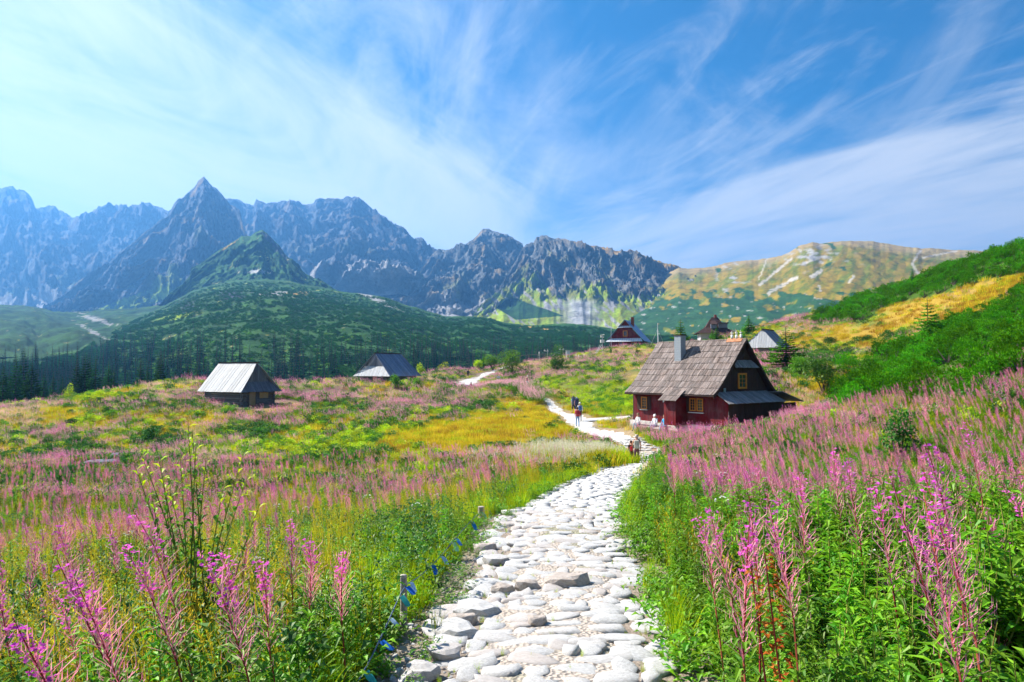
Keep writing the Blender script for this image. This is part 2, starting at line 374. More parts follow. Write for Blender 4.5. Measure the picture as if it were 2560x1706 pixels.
# ------------------------------------------------------------------ path bed
s = NT('path_grit')
n = s.noise(14, 8, rough=.7); v_ = s.n('ShaderNodeTexVoronoi', {'Scale': 26, 'Vector': s.n('ShaderNodeTexCoord').outputs['Object']})
c = s.mix(s.rng(n, .3, .7), (.34, .29, .24), (.62, .57, .51)); c = s.mix(s.rng(v_.outputs['Distance'], 0, .5, .0, .55), c, (.26, .21, .17))
n3 = s.noise(1.1, 6, rough=.65); c = s.mix(s.rng(n3, .52, .68, 0, .7), c, (.10, .14, .03))
grit_m = s.out(c, .95, s.bump(v_.outputs['Distance'], .9, .03), .1)
def ribbon(name, sp, ncross=9, lift=.02):
    t = np.gradient(sp[:, :2], axis=0); t /= np.linalg.norm(t, axis=1)[:, None]; nx = np.stack([t[:, 1], -t[:, 0]], 1)
    k = np.linspace(-1, 1, ncross)
    ed = 1+.10*np.sin(np.arange(len(sp))*1.7)+.08*np.sin(np.arange(len(sp))*.61)
    X = sp[:, 0, None]+nx[:, 0, None]*k*(sp[:, 2, None]*ed[:, None]); Y = sp[:, 1, None]+nx[:, 1, None]*k*(sp[:, 2, None]*ed[:, None])
    Z = ground(X, Y)+lift-.10*(np.abs(k)**4)+fbm(X*1.5, Y*1.5, 3, 77)*.03
    return grid_mesh(name, X, Y, Z+.006*0, None, grit_m)
ks = int(np.argmin(np.abs(SP[0][:, 1]-45)))
footpath = ribbon('path', SP[0][:ks+1])
grit_near = grit_m
s = NT('pale_gravel'); n = s.noise(9, 8, rough=.7); n3 = s.noise(1.6, 6, rough=.7); v_ = s.n('ShaderNodeTexVoronoi', {'Scale': 5.5, 'Vector': s.n('ShaderNodeTexCoord').outputs['Object']})
c = s.mix(s.rng(n, .3, .7), (.50, .49, .46), (.78, .77, .75)); c = s.mix(s.rng(v_.outputs['Distance'], .25, .6, 0, .5), c, (.34, .31, .28)); c = s.mix(s.rng(n3, .56, .68, 0, .45), c, (.22, .22, .13))
grit_m = s.out(c, .95, s.bump(v_.outputs['Distance'], 1, .12), .1)
tag(ribbon('path', SP[0][ks:]), 'far pale gravel stretch of the footpath climbing to the crest', kind='structure'); tag(footpath, 'pale cobbled footpath winding down through the flowers to the huts', kind='structure')
tag(ribbon('path', SP[1], 7, .045), 'short gravel spur turning off towards the red-walled hut', kind='structure')
tag(ribbon('path', SP[2], 7, .06), 'stony track joining the footpath near the far hut', kind='structure')

# stones of the paving
s = NT('limestone')
n = s.noise(7, 8, rough=.7); n2 = s.noise(45, 4); ob = s.n('ShaderNodeObjectInfo').outputs['Random']
c = s.mix(s.rng(n, .3, .7), (.31, .30, .285), (.58, .575, .565)); c = s.mix(s.rng(ob, .66, 1, 0, .6), c, (.38, .31, .27))
sto = s.n('ShaderNodeMix', data_type='RGBA'); 
stone_m = s.out(c, .85, s.bump(s.mix(.5, n, n2), .55, .02), .25)
s = NT('brown_stone'); n = s.noise(6, 8, rough=.7)
brown_m = s.out(s.mix(s.rng(n, .3, .7), (.30, .24, .20), (.52, .47, .42)), .9, s.bump(n, .6, .03), .2)
def stone_mesh(seed, sub=2, rough=.16, flat=.9, angular=0):
    bm = bmesh.new(); bmesh.ops.create_icosphere(bm, subdivisions=sub, radius=1)
    rs = np.random.default_rng(seed); o = rs.uniform(0, 99, 3); pl = rs.normal(size=(7, 3)); pl /= np.linalg.norm(pl, axis=1)[:, None]
    for v in bm.verts:
        c = np.array(v.co); m = np.sum(np.abs(c)**3.4)**(-1/3.4); c = c*m*.92; c[2] = min(c[2], .62+.18*float(perlin(np.array([c[0]*2+o[2]]), np.array([c[1]*2]))[0]))
        if angular:
            for q in pl:
                e = c@q-.70
                if e > 0: c = c-q*e*angular
        k = 1+rough*1.3*float(perlin(np.array([c[0]*1.3+o[0]]), np.array([c[1]*1.3+c[2]+o[1]]))[0])*2
        c = c*k; c[2] = c[2]*flat
        v.co = c
    me = bpy.data.meshes.new('stone'); bm.to_mesh(me); bm.free()
    me.polygons.foreach_set('use_smooth', [not angular > .8]*len(me.polygons)); return me
SM = [stone_mesh(i, 2, .20, 1.0, .0 if i % 3 else .75) for i in range(14)]
SML = [stone_mesh(i+50, 1, .15, .8) for i in range(6)]
for m_ in SM+SML: m_.materials.append(stone_m)
def frame_at(sp, k):
    a = sp[max(k-1, 0)]; b = sp[min(k+1, len(sp)-1)]; t = (b-a)[:2]; t /= np.linalg.norm(t); return t
arc = np.concatenate([[0], np.cumsum(np.linalg.norm(np.diff(SP[0][:, :2], axis=0), axis=1))])
y0i = np.argmin(np.abs(SP[0][:, 1]-2.0)); y1i = np.argmin(np.abs(SP[0][:, 1]-48))
st = []; a = arc[y0i]; row = 0
while a < arc[y1i]:
    dist_ = np.interp(a, arc, SP[0][:, 1])
    rh = rng.uniform(.155, .215)*(1+.15*sm(dist_, 8, 20)+.7*sm(dist_, 35, 45)); k = int(np.searchsorted(arc, a)); k = min(k, len(SP[0])-1)
    x, y, w = [np.interp(a, arc, SP[0][:, i]) for i in range(3)]; t = frame_at(SP[0], k); nrm = np.array([t[1], -t[0]])
    wl = w*rng.uniform(.80, .95); o = -wl+rng.uniform(0, .12); we = w*rng.uniform(.78, .98)
    while o < we:
        sw = rng.choice([rng.uniform(.12, .2), rng.uniform(.2, .34), rng.uniform(.3, .46)])*(1+.6*float(sm(dist_, 35, 45)))*(1.12 if row % 2 else 1)
        if rng.random() < .97:
            wob = .10*math.sin((o+sw/2)*1.9+row*.8)+rng.normal()*.018
            c = np.array([x, y])+nrm*(o+sw/2)+t*wob
            st.append((c[0], c[1], sw*.525, rh*.60*rng.uniform(.85, 1.15), rng.uniform(.045, .070), math.atan2(nrm[1], nrm[0])+rng.normal()*.25))
        o += sw*1.0+.012
    a += rh; row += 1
# a rougher edge of larger stones on the left side
a = arc[y0i]
while a < arc[y1i]:
    x, y, w = [np.interp(a, arc, SP[0][:, i]) for i in range(3)]; t = frame_at(SP[0], int(np.searchsorted(arc, a))); nrm = np.array([t[1], -t[0]])
    c = np.array([x, y])-nrm*(w+rng.uniform(-.10, .10)); sz = rng.uniform(.10, .22)
    st.append((c[0], c[1], sz*1.25, sz*.85, sz*.42, rng.uniform(0, 3))); a += sz*2.1*rng.uniform(.8, 1.3)
st = sorted(st, key=lambda q: q[1])
sx = np.array([q[0] for q in st]); sy = np.array([q[1] for q in st]); sz_ = ground(sx, sy)
fin = [i for i in range(len(st)) if st[i][1] > 4.0]
big = set(fin[:296]); rest = MB_ = None
rv = []; rf = []; nb = 0
for i, q in enumerate(st):
    if q[1] < 4.0 and abs(q[0]) > 3: continue
    mi = rng.integers(14)
    if i in big:
        o = bpy.data.objects.new('stone', SM[mi]); COL.objects.link(o); o.parent = footpath
        o.location = (q[0], q[1], sz_[i]-.002+rng.normal()*.008); o.rotation_euler = (rng.normal()*.06, rng.normal()*.06, q[5]+(math.pi if rng.random() < .5 else 0)); o.scale = (q[2], q[3], q[4])
    else:
        me = SML[mi % 6]; n_ = len(me.vertices); co = np.empty(n_*3, np.float32); me.vertices.foreach_get('co', co); co = co.reshape(-1, 3)*np.array([q[2], q[3], q[4]])
        cs, sn = math.cos(q[5]), math.sin(q[5]); co = np.stack([co[:, 0]*cs-co[:, 1]*sn+q[0], co[:, 0]*sn+co[:, 1]*cs+q[1], co[:, 2]+sz_[i]+.02], 1)
        rv.append(co); rf += [tuple(nb+j for j in p.vertices) for p in me.polygons]; nb += n_
me = bpy.data.meshes.new('paving_stones'); me.from_pydata(np.concatenate(rv).tolist(), [], rf); me.polygons.foreach_set('use_smooth', [True]*len(rf))
o = link('paving_stones', me, footpath, stone_m); o['kind'] = 'stuff'
# two big brown kerb stones laid across the path like a step, and slabs on its left edge
ANG = [stone_mesh(i+90, 2, .10, .9, .85) for i in range(5)]
for m_ in ANG: m_.materials.append(brown_m)
ANGW = [stone_mesh(i+190, 2, .12, .9, .85) for i in range(4)]
for m_ in ANGW: m_.materials.append(stone_m)
for px_, py_, d_, sx_, sy_, sz2, rz_, ml in ((1415,1478,7.35,.27,.13,.12,-.08,ANG),(1318,1480,7.3,.14,.09,.10,.0,ANG),(1255,1482,7.25,.14,.09,.08,.15,ANG),(1195,1530,6.5,.28,.17,.09,-.12,ANGW),(1160,1555,6.2,.16,.10,.07,.2,ANG),(1145,1590,5.8,.24,.16,.09,-.3,ANGW),(1110,1650,5.15,.17,.12,.07,-.2,ANGW),(1060,1700,4.7,.15,.11,.07,.3,ANGW),(1240,1395,8.7,.2,.14,.08,.1,ANGW),(1215,1350,9.6,.2,.14,.09,.4,ANG),(1345,1560,6.0,.1,.08,.05,.1,ANG)):
    p = P(px_, py_, d_); o = bpy.data.objects.new('stone', ml[random.randrange(len(ml))]); COL.objects.link(o); o.parent = footpath
    o.location = (p.x, p.y, gz(p.x, p.y)+.05); o.rotation_euler = (0, 0, rz_); o.scale = (sx_, sy_, sz2*1.2)
# ------------------------------------------------------------------ mountains and hills
def mount_mat(name, sc=.02, sc2=.1, bd=6, dist=4, amp=.45, bs=.8):
    s = NT(name); ca = s.n('ShaderNodeVertexColor', layer_name='Col').outputs[0]
    n = s.noise(sc, 9, rough=.72); n2 = s.noise(sc2, 6, rough=.7)
    c = s.mix(s.rng(n, .32, .68), s.mix(1, ca, (1-amp,)*3, 'MULTIPLY'), s.mix(1, ca, (1+amp,)*3, 'MULTIPLY'))
    c = s.mix(s.rng(n2, .35, .65, 0, .6), c, s.mix(1, c, (.55, .57, .62), 'MULTIPLY'))
    nn = s.bump(s.mix(.45, n, n2), bs, bd)
    return s.out(c, .95, nn, .05)
rock_m = mount_mat('mountain_rock', .014, .075, 26, amp=.55, bs=1.0)
grass_m = mount_mat('mountain_grass', .02, .12, 9, amp=.35, bs=.9)
def lerpc(a, b, t): return np.asarray(a)*(1-t[..., None])+np.asarray(b)*t[..., None]
ROCK = (.15, .165, .20); DROCK = (.045, .055, .08); SCREE = (.42, .41, .40); GRS = (.27, .30, .022); OCH = (.44, .27, .06); PINE = (.030, .085, .022); LG = (.30, .42, .02)
def layer(name, ridge, foot, px0, px1, nx, nv, disp, colf, mat, label, p=1.15, pd_=1.0, jag=2.5, back=.35, seed=0, kind='structure', lo=None, drop=0):
    ridge = np.array(ridge, float); foot = np.array(foot, float)
    px = np.linspace(px0, px1, nx); v = np.concatenate([np.linspace(0, 1, nv), 1+np.linspace(0, 1, 9)[1:]*back])
    rp = np.interp(px, ridge[:, 0], ridge[:, 1]); rd = np.interp(px, ridge[:, 0], ridge[:, 2]); rp = rp+drop
    fp = np.interp(px, foot[:, 0], foot[:, 1]); fd = np.interp(px, foot[:, 0], foot[:, 2])
    rp = rp+fbm(px/14+seed, px*0+.5, 4, seed)*jag*2
    rz = (HOR-rp)/F*rd*1.0; fz = (HOR-fp)/F*fd
    V, PX = np.meshgrid(v, px, indexing='ij'); vc = np.minimum(V, 1)
    D = fd+(rd-fd)*V**pd_ ; Z = fz+(rz-fz)*vc**p
    over = np.maximum(V-1, 0); Z = Z-over*(rd-fd)*1.1
    lat = (PX-CX)/F*rd
    dd, dz = disp(lat, vc, PX, V)
    env = sm(vc, 0, .12)*(1-.75*sm(vc, .90, 1.0))
    D2 = D-dd*env; Z2 = Z+dz*env
    X = (PX-CX)/F*D2
    cols = colf(lat, vc, PX, D2, Z2)
    if lo: Z2 = lo(X, D2, Z2)
    o = grid_mesh(name, X, D2, Z2, cols, mat); tag(o, label, None, None, kind)
    return X, D2, Z2, o
def crags(sc, A, sd_, vf=3.0, lean=.6):
    def f(lat, v, px, V):
        w = fbm(lat/sc*.6+sd_, v*vf+sd_, 3, sd_)*.9
        g = ridged(lat/sc+w+v*lean, v*vf*.45+sd_*.3, 7, sd_+3, .57)-.42
        h = fbm(lat/(sc*2.3)+5+w, v*vf*.8+9, 3, sd_+8)
        f2 = fbm(lat/(sc*.20)+2, v*15+lean*lat/sc, 5, sd_+21, .6); f3 = ridged(lat/(sc*.33)+w, v*6+1, 3, sd_+29)-.5
        return A*(g*1.1+h*1.1+f2*.20+f3*.16), A*(.30*g+.15*h+.10*f2)
    return f
def rockcol(base, dark, sd_, sc, grassv=.35, gcol=LG, grass_amt=.5, scree_v=.3, och=.25):
    def f(lat, v, px, D, Z):
        n = ridged(lat/sc+fbm(lat/sc, v*4, 3, sd_)*.8, v*3, 5, sd_); n2 = fbm(lat/(sc*.5), v*9, 5, sd_+5)
        n3 = fbm(lat/(sc*.16), v*24, 6, sd_+41, .65); c = lerpc(dark, base, sm(n*.6+n3*.7, .05, .60)); 
        c = lerpc(c, OCH, sm(n2, .08, .5)*och) if False else c*(1-(sm(n2, .1, .45)*och)[..., None])+np.array(OCH)*(sm(n2, .1, .45)*och)[..., None]
        g = sm(fbm(lat/(sc*.8)+7, v*6, 4, sd_+11), .12, .4)*sm(v, grassv+.45, grassv)*grass_amt
        c = c*(1-g[..., None])+np.array(gcol)*g[..., None]
        t = sm(scree_v+.22*(ridged(lat/(sc*.9)+3, v*0+.2, 3, sd_+31)-.5)-v, -.03, .05)
        c = c*(1-t[..., None])+np.array(SCREE)*t[..., None]*.9+0
        return c
    return f
# back range on the left
back_r = [(-700,520,3900),(-300,430,3900),(-120,480,3900),(0,466,3700),(16,467,3700),(27,475,3700),(51,478,3700),(66,491,3700),(79,520,3700),(88,519,3700),(106,512,3700),(128,514,3700),(139,526,3700),(157,531,3700),(170,546,3700),(192,545,3700),(208,541,3700),(227,524,3700),(249,516,3700),(278,516,3700),(311,519,3650),(329,516,3650),(344,511,3600),(365,505,3600),(384,516,3600),(398,516,3500),(413,523,3500),(440,540,3500),(552,495,3400),(566,493,3400),(581,499,3400),(599,508,3400),(621,513,3400),(629,511,3400),(634,495,3300),(651,499,3300),(660,505,3300),(676,501,3300),(694,505,3300),(709,495,3300),(731,497,3300),(749,502,3300),(771,506,3300),(786,497,3200),(815,488,3200),(850,489,3200),(870,487,3200),(895,496,3200),(914,511,3200),(948,540,3150),(981,560,3100),(1024,593,3050),(1054,615,3000),(1076,632,3000),(1110,660,2950),(1160,705,2900),(1230,760,2900)]
layer('mountains', back_r, [(-700,800,2300),(300,800,2300),(600,770,2300),(1000,735,2100),(1230,790,2100)], -700, 1230, 760, 190, crags(230, 170, 3), rockcol(ROCK, DROCK, 5, 260, .1, LG, .4, .22, .22), rock_m, 'far blue rocky mountain range under the bright sky', p=1.25, jag=2.2)
kos = [(40,800,2300),(120,765,2300),(200,700,2300),(270,650,2350),(300,622,2350),(340,592,2400),(370,566,2450),(413,532,2500),(424,511,2500),(435,493,2500),(450,486,2500),(464,473,2500),(479,462,2500),(490,447,2500),(501,441,2500),(510,451,2500),(523,466,2500),(537,475,2500),(552,493,2500),(570,515,2480),(592,527,2450),(599,552,2400),(604,580,2400),(640,640,2350),(700,700,2300),(780,760,2300)]
def koscol(lat, v, px, D, Z):
    c = rockcol(ROCK, DROCK, 21, 150, .2, LG, .6, .02, .45)(lat, v, px, D, Z)
    _, py = proj(lat*0+(px-CX)/F*D, D, Z)
    ap = inpoly(px, py, [(190,795),(300,748),(417,712),(430,735),(330,785),(250,800)])
    c[ap] = np.array(LG)*1.0; return c
layer('mountains', kos, [(40,812,1750),(400,806,1750),(780,800,1800)], 40, 780, 420, 190, crags(150, 130, 12, 3.5), koscol, rock_m, 'sharp pyramid-shaped rocky peak on the left', p=1.2, jag=1.6)
mid_r = [(900,770,2300),(960,735,2350),(1010,712,2400),(1040,690,2500),(1066,655,2650),(1080,634,2700),(1094,627,2700),(1109,623,2700),(1130,624,2700),(1141,617,2700),(1163,613,2700),(1178,602,2700),(1193,589,2700),(1204,577,2700),(1216,572,2700),(1229,578,2700),(1247,584,2700),(1269,589,2700),(1284,599,2700),(1306,611,2700),(1314,640,2650),(1322,690,2600),(1345,740,2500),(1400,775,2400)]
layer('mountains', mid_r, [(900,790,1700),(1100,790,1700),(1400,805,1700)], 900, 1400, 340, 170, crags(170, 110, 25, 3.0), rockcol((.18,.185,.18), (.075,.085,.09), 33, 170, .25, GRS, .6, .28, .35), rock_m, 'grey rocky peak in the middle of the range', p=1.35, jag=1.4)
rc = [(1180,790,1900),(1230,740,2000),(1290,650,2200),(1306,618,2300),(1317,605,2300),(1335,602,2300),(1342,591,2300),(1353,586,2300),(1368,589,2300),(1383,596,2300),(1397,597,2280),(1427,602,2260),(1445,606,2250),(1481,615,2230),(1503,617,2210),(1525,624,2200),(1554,630,2180),(1576,630,2160),(1606,639,2140),(1646,655,2120),(1682,664,2100),(1720,674,2080),(1780,730,2000),(1850,790,1900)]
def rccol(lat, v, px, D, Z):
    c = rockcol((.20,.20,.19), (.075,.085,.09), 44, 110, .5, GRS, .7, -1, .3)(lat, v, px, D, Z)
    _, py = proj((px-CX)/F*D, D, Z)
    top = np.interp(px, [1180,1230,1300,1345,1375,1400,1430,1460,1500,1560,1600,1650,1700,1760,1850], [745,735,700,676,730,742,748,720,705,735,740,730,745,765,790])+fbm(px/9, px*0, 3, 4)*14
    t = sm(py-top, -3, 5)
    st = fbm((px+py*.8)/16, (py-px*.2)/34, 5, 9)*1.3
    gg = lerpc(LG, GRS, sm(st, -.3, .3)); gg = lerpc(gg, SCREE, sm(fbm((px-py*.5)/16+3, py/90, 3, 19), .05, .3)) if False else gg*(1-sm(fbm((px-py*.9)/15+3, (py+px*.3)/40, 4, 19), .08, .28)[..., None])+np.array(SCREE)*sm(fbm((px-py*.9)/15+3, (py+px*.3)/40, 4, 19), .08, .28)[..., None]*.85
    grey = np.exp(-((px-1800+0)/60.)**2)*0+np.exp(-((px-1450)/45.)**2)*sm(py, 740, 760)
    gg = gg*(1-grey[..., None])+np.array((.40,.41,.42))*grey[..., None]
    c = c*(1-t[..., None])+gg*t[..., None]
    crest = sm(v, .90, .97)*sm(px, 1380, 1500); c = c*(1-crest[..., None])+np.array(OCH)*.9*crest[..., None]
    dk = inpoly(px, py, [(1240,770),(1262,750),(1290,746),(1325,760),(1370,775),(1410,790),(1290,800)])
    c[dk] = PINE
    return c
def rcdisp(lat, v, px, V):
    a, b = crags(85, 85, 51, 3.2, .9)(lat, v, px, V); k = sm(v, .25, .5)
    f = ridged(lat/120, v*.4, 3, 77)
    return a*k+f*40*(1-k), b*k+f*10*(1-k)
layer('mountains', rc, [(1180,815,1400),(1500,830,1300),(1850,840,1200)], 1180, 1850, 460, 190, rcdisp, rccol, rock_m, 'dark cliffs above green and grey scree fans', p=1.3, jag=1.2)
gm = [(1560,760,1900),(1640,700,2000),(1700,669,2000),(1722,671,2000),(1755,668,2000),(1791,662,2000),(1828,654,1980),(1857,650,1960),(1894,650,1950),(1919,646,1940),(1956,640,1920),(1981,629,1900),(2000,615,1900),(2018,609,1880),(2036,603,1880),(2051,606,1880),(2084,603,1880),(2139,599,1870),(2186,601,1870),(2219,607,1870),(2248,613,1860),(2285,618,1850),(2314,621,1850),(2340,620,1850),(2376,623,1850),(2449,625,1830),(2479,625,1820),(2504,622,1800),(2533,615,1780),(2560,608,1760),(2700,570,1700),(3100,520,1700),(3500,560,1700)]
def gmcol(lat, v, px, D, Z):
    _, py = proj((px-CX)/F*D, D, Z)
    n = fbm((px+py*.9)/26, (py-px*.25)/40, 6, 3, .62); n2 = fbm(px/22, py/9, 5, 8)
    c = lerpc((.21,.195,.006), (.31,.21,.016), sm(n, -.35, .45)); c = lerpc(c, (.20,.24,.04), sm(-n, .1, .5)*.7) if False else c
    c = c*(1-(sm(-n, .0, .4)*.8)[..., None])+np.array((.18,.22,.010))*(sm(-n, .0, .5)*.7)[..., None]
    oc = sm(v, .82, .97)*.8; c = c*(1-oc[..., None])+np.array((.40,.29,.14))*oc[..., None]
    # diagonal scars of pale rubble
    for x1, y1, x2, y2, w in ((1985,645,1900,715,3.2),(1998,692,1920,735,4),(2060,675,2030,695,5),(2140,690,2125,708,3),(2050,712,2055,730,3),(2310,625,2285,660,2.5),(2285,660,2308,694,2.5),(2400,628,2310,645,1.8),(1925,640,1900,700,1.2),(2070,640,2010,660,3),(2010,740,2060,755,5)):
        L_ = math.hypot(x2-x1, y2-y1); tx, ty = (x2-x1)/L_, (y2-y1)/L_
        al = (px-x1)*tx+(py-y1)*ty; ac = (px-x1)*ty-(py-y1)*tx
        m = sm(w*(1+.8*n2)-np.abs(ac+fbm(al/9, al*0, 2, 5)*3), -1, 1)*((al > 0) & (al < L_)); m = m*.85
        c = c*(1-m[..., None])+np.array((.50,.46,.40))*m[..., None]
    r = sm(n2-.22-.5*np.exp(-((px-2040)/60.)**2-((py-635)/22.)**2)*-1, .12, .3)*np.exp(-((px-2030)/110.)**2)*np.exp(-((py-640)/40.)**2)
    r = np.maximum(r, sm(n2+.5*np.exp(-((px-1830)/18.)**2-((py-697)/6.)**2), .3, .45)*np.exp(-((px-1830)/40.)**2))
    c = c*(1-r[..., None])+np.array((.36,.35,.34))*r[..., None]
    # dwarf pine lower down
    pb = sm(py, 690, 780); m = sm(fbm((px+py)/48+2, (py-px*.3)/26, 4, 51)+pb*.85-.50, -.03, .05)*(px < 2330)
    m = m*np.where((px > 2150) & (py < 720), .0, 1)
    c = c*(1-m[..., None])+np.array(PINE)*m[..., None]*1.1
    m = sm(fbm(px/18+2, py/9, 4, 71), .44, .52)*.6*sm(py, 740, 770); c = c*(1-m[..., None])+np.array((.55,.53,.5))*m[..., None]
    return c
def gmdisp(lat, v, px, V):
    n = fbm(lat/260+v*1.5, v*3.2, 5, 5); r = fbm(lat/90+v*3, v*9, 4, 9)
    return 34*n+7*r, 11*n+3*r
layer('mountains', gm, [(1560,850,1000),(1900,865,800),(2300,880,700),(3500,900,700)], 1560, 3500, 560, 170, gmdisp, gmcol, grass_m, 'rounded yellow-green grassy mountain on the right', p=1.2, jag=.9)
# valley floor
vx = np.linspace(-5200, 5200, 40); vy = np.linspace(120, 5600, 40); VY, VX = np.meshgrid(vy, vx, indexing='ij')
o = grid_mesh('terrain', VX, VY, -46+0*VX, np.ones(VX.shape+(3,))*np.array(PINE), grass_m); tag(o, 'valley floor of dark green scrub', kind='structure')
o = grid_mesh('terrain', VX*1.0, -vy[:, None]+0*VX-150, 0*VX+3, np.ones(VX.shape+(3,))*np.array(GRS)*.6, grass_m); tag(o, 'meadow land behind the viewpoint', kind='structure')
# green hills
hill_m = mount_mat('scrub_hill', .045, .22, 4.0, amp=.5, bs=1.0)
def hillcol(sd_):
    def f(lat, v, px, D, Z):
        _, py = proj((px-CX)/F*D, D, Z); n = fbm(lat/60, D/45, 5, sd_); n2 = fbm(lat/25, D/16, 4, sd_+4)
        c = lerpc((.022,.075,.020), (.044,.125,.026), sm(n, -.2, .3))
        m = sm(n2*.6+n*.4+.06*sm(D, 400, 900), .46, .58)*.6; c = c*(1-m[..., None])+np.array((.24,.23,.06))*m[..., None]
        for cx, cy_, rx, ry, q, col_ in ((930,745,70,7,.45,SCREE),(700,735,60,8,0,SCREE),(640,680,45,6,0,SCREE),(690,620,40,14,.9,DROCK),(672,600,24,20,.6,DROCK),(240,800,60,8,.3,SCREE),(230,830,40,6,.5,SCREE),(470,770,40,25,0,DROCK),(580,740,40,20,.2,DROCK),(745,735,30,5,0,OCH),(560,620,30,3,-.65,OCH),(1200,780,30,4,0,GRS),(1330,820,60,4,.1,OCH),(430,795,60,8,-.2,LG)):
            m = sm(np.exp(-((px-cx)/rx)**2-((py-cy_-(px-cx)*q)/ry)**2)+n2*.7+fbm(px/5, py/3, 3, 8)*.5, .5, .75)*.9; c = c*(1-m[..., None])+np.array(col_)*m[..., None]
        return c
    return f
def hd(A):
    def f(lat, v, px, V):
        n = fbm(lat/150, v*4.2, 4, 61, .42)+.35*ridged(lat/90, v*6, 3, 67)-.1; return A*n*1.2, A*n*.5
    return f
lh = [(-900,800,1500),(-300,745,1500),(0,762,1400),(55,765,1400),(102,771,1350),(128,780,1300),(205,782,1300),(256,775,1300),(329,773,1300),(420,760,1300),(520,790,1250)]
HL = layer('hills', lh, [(-900,900,420),(520,890,520)], -900, 520, 300, 130, hd(22), (lambda *a: hillcol(3)(*a)*.72), hill_m, 'low dark green scrub hill below the left range', p=1.1, jag=.9)
gp = [(380,790,1300),(417,738,1330),(452,712,1360),(471,690,1380),(475,672,1400),(504,654,1430),(530,636,1460),(559,617,1480),(585,599,1500),(599,589,1500),(621,590,1500),(636,579,1500),(651,573,1500),(669,590,1500),(687,606,1490),(705,628,1480),(727,654,1470),(753,678,1450),(764,688,1440),(800,700,1400),(860,740,1350)]
HP = layer('hills', gp, [(380,800,1150),(620,740,1150),(860,760,1150)], 380, 860, 240, 110, crags(70, 34, 91, 3), hillcol(13), hill_m, 'small dark green pointed peak with a rocky side', p=1.15, jag=1.0)
mh = [(-900,930,300),(-300,900,350),(0,876,430),(120,862,470),(194,851,520),(234,826,640),(278,804,780),(329,776,950),(417,735,1100),(452,716,1150),(500,694,1180),(560,680,1200),(603,676,1200),(658,672,1200),(713,676,1180),(764,688,1150),(804,693,1120),(860,707,1100),(897,710,1080),(933,714,1070),(970,721,1060),(1006,736,1050),(1043,745,1040),(1079,756,1030),(1116,767,1020),(1171,766,1000),(1226,772,980),(1262,783,960),(1288,785,950),(1335,789,930),(1408,784,900),(1463,787,880),(1518,796,850),(1573,805,820),(1628,812,800),(1720,812,780),(1800,815,760),(2000,830,740),(2300,850,700),(3300,860,650)]
MHX, MHY, MHZ, mho = layer('hills', mh, [(-900,1150,185),(0,1140,185),(900,1080,200),(1500,1010,275),(1800,980,300),(2300,960,370),(3300,960,370)], -900, 3300, 620, 200, hd(11), hillcol(23), hill_m, 'long green slope of dwarf pine scrub above the spruce forest', p=1.25, jag=.7, pd_=1.25, drop=25)

# ------------------------------------------------------------------ haze: one closed box of pale air
hb_ = MB(); hb_.box(-5600, 5600, -5900, 5800, -47.5, 1140); s = NT('mountain_air')
pv = s.n('ShaderNodeVolumePrincipled', {'Color': (.14, .44, 1.0, 1), 'Density': .00017, 'Anisotropy': 0.38})
s.l(pv.outputs[0], s.o.inputs[1]); s.m.cycles.homogeneous_volume = True
hz = hb_.build('haze', s.m); tag(hz, 'pale blue mountain haze', kind='stuff')
# ------------------------------------------------------------------ plants: prototypes (kept outside the scene), instanced as uncountable cover
M_leaf = leafmat('fireweed_leaf', (.055,.22,.006), (.22,.42,.010), .45, .4)
M_leafd = leafmat('dark_leaf', (.022,.105,.015), (.06,.19,.018), .35, .35)
M_lime = leafmat('lime_leaf', (.28,.48,.006), (.52,.58,.010), .5, .3)
M_wil = leafmat('willow_leaf', (.10,.22,.015), (.22,.36,.02), .5, .2)
M_stem = leafmat('red_stem', (.26,.035,.04), (.36,.10,.06), .1, .3, gloss=False)
M_gstem = leafmat('green_stem', (.13,.15,.03), (.26,.22,.06), .1, .3, gloss=False)
M_pod = leafmat('seed_pod', (.66,.17,.30), (.84,.38,.48), .35, .3, gloss=False)
M_podp = leafmat('pale_pod', (.66,.32,.38), (.78,.52,.50), .4, .3, gloss=False)
M_mag = leafmat('magenta_petal', (.72,.06,.56), (.85,.20,.74), .45, .25, gloss=False)
M_grass = leafmat('green_grass', (.18,.38,.006), (.52,.55,.015), .5, .35, gloss=False)
M_gold = leafmat('golden_grass', (.52,.40,.012), (.68,.48,.04), .45, .3, gloss=False)
M_rust = leafmat('rusty_grass', (.30,.15,.02), (.46,.27,.035), .4, .3, gloss=False)
M_straw = leafmat('straw_grass', (.60,.44,.22), (.72,.55,.34), .4, .25, gloss=False)
M_fluff = leafmat('pale_plume', (.60,.56,.40), (.72,.66,.52), .5, .2, gloss=False)
M_pine = leafmat('pine_needles', (.030,.17,.006), (.13,.38,.010), .3, .4, gloss=False)
M_pined = leafmat('pine_needles_far', (.026,.100,.024), (.055,.175,.028), .25, .22, gloss=False)
M_sprf = leafmat('spruce_needles_far', (.008,.040,.024), (.024,.085,.040), .15, .4, gloss=False)
M_spr = leafmat('spruce_needles', (.012,.055,.014), (.050,.150,.022), .25, .45, gloss=False)
M_sprl = leafmat('spruce_needles_light', (.045,.17,.012), (.11,.30,.015), .3, .25, gloss=False)
M_bush = leafmat('bush_leaf', (.06,.20,.012), (.16,.34,.02), .45, .25)
M_white = leafmat('white_umbel', (.70,.70,.62), (.82,.80,.75), .3, .1, gloss=False)
M_bark = plain('bark', (.10,.075,.06), .9, .3, 12)
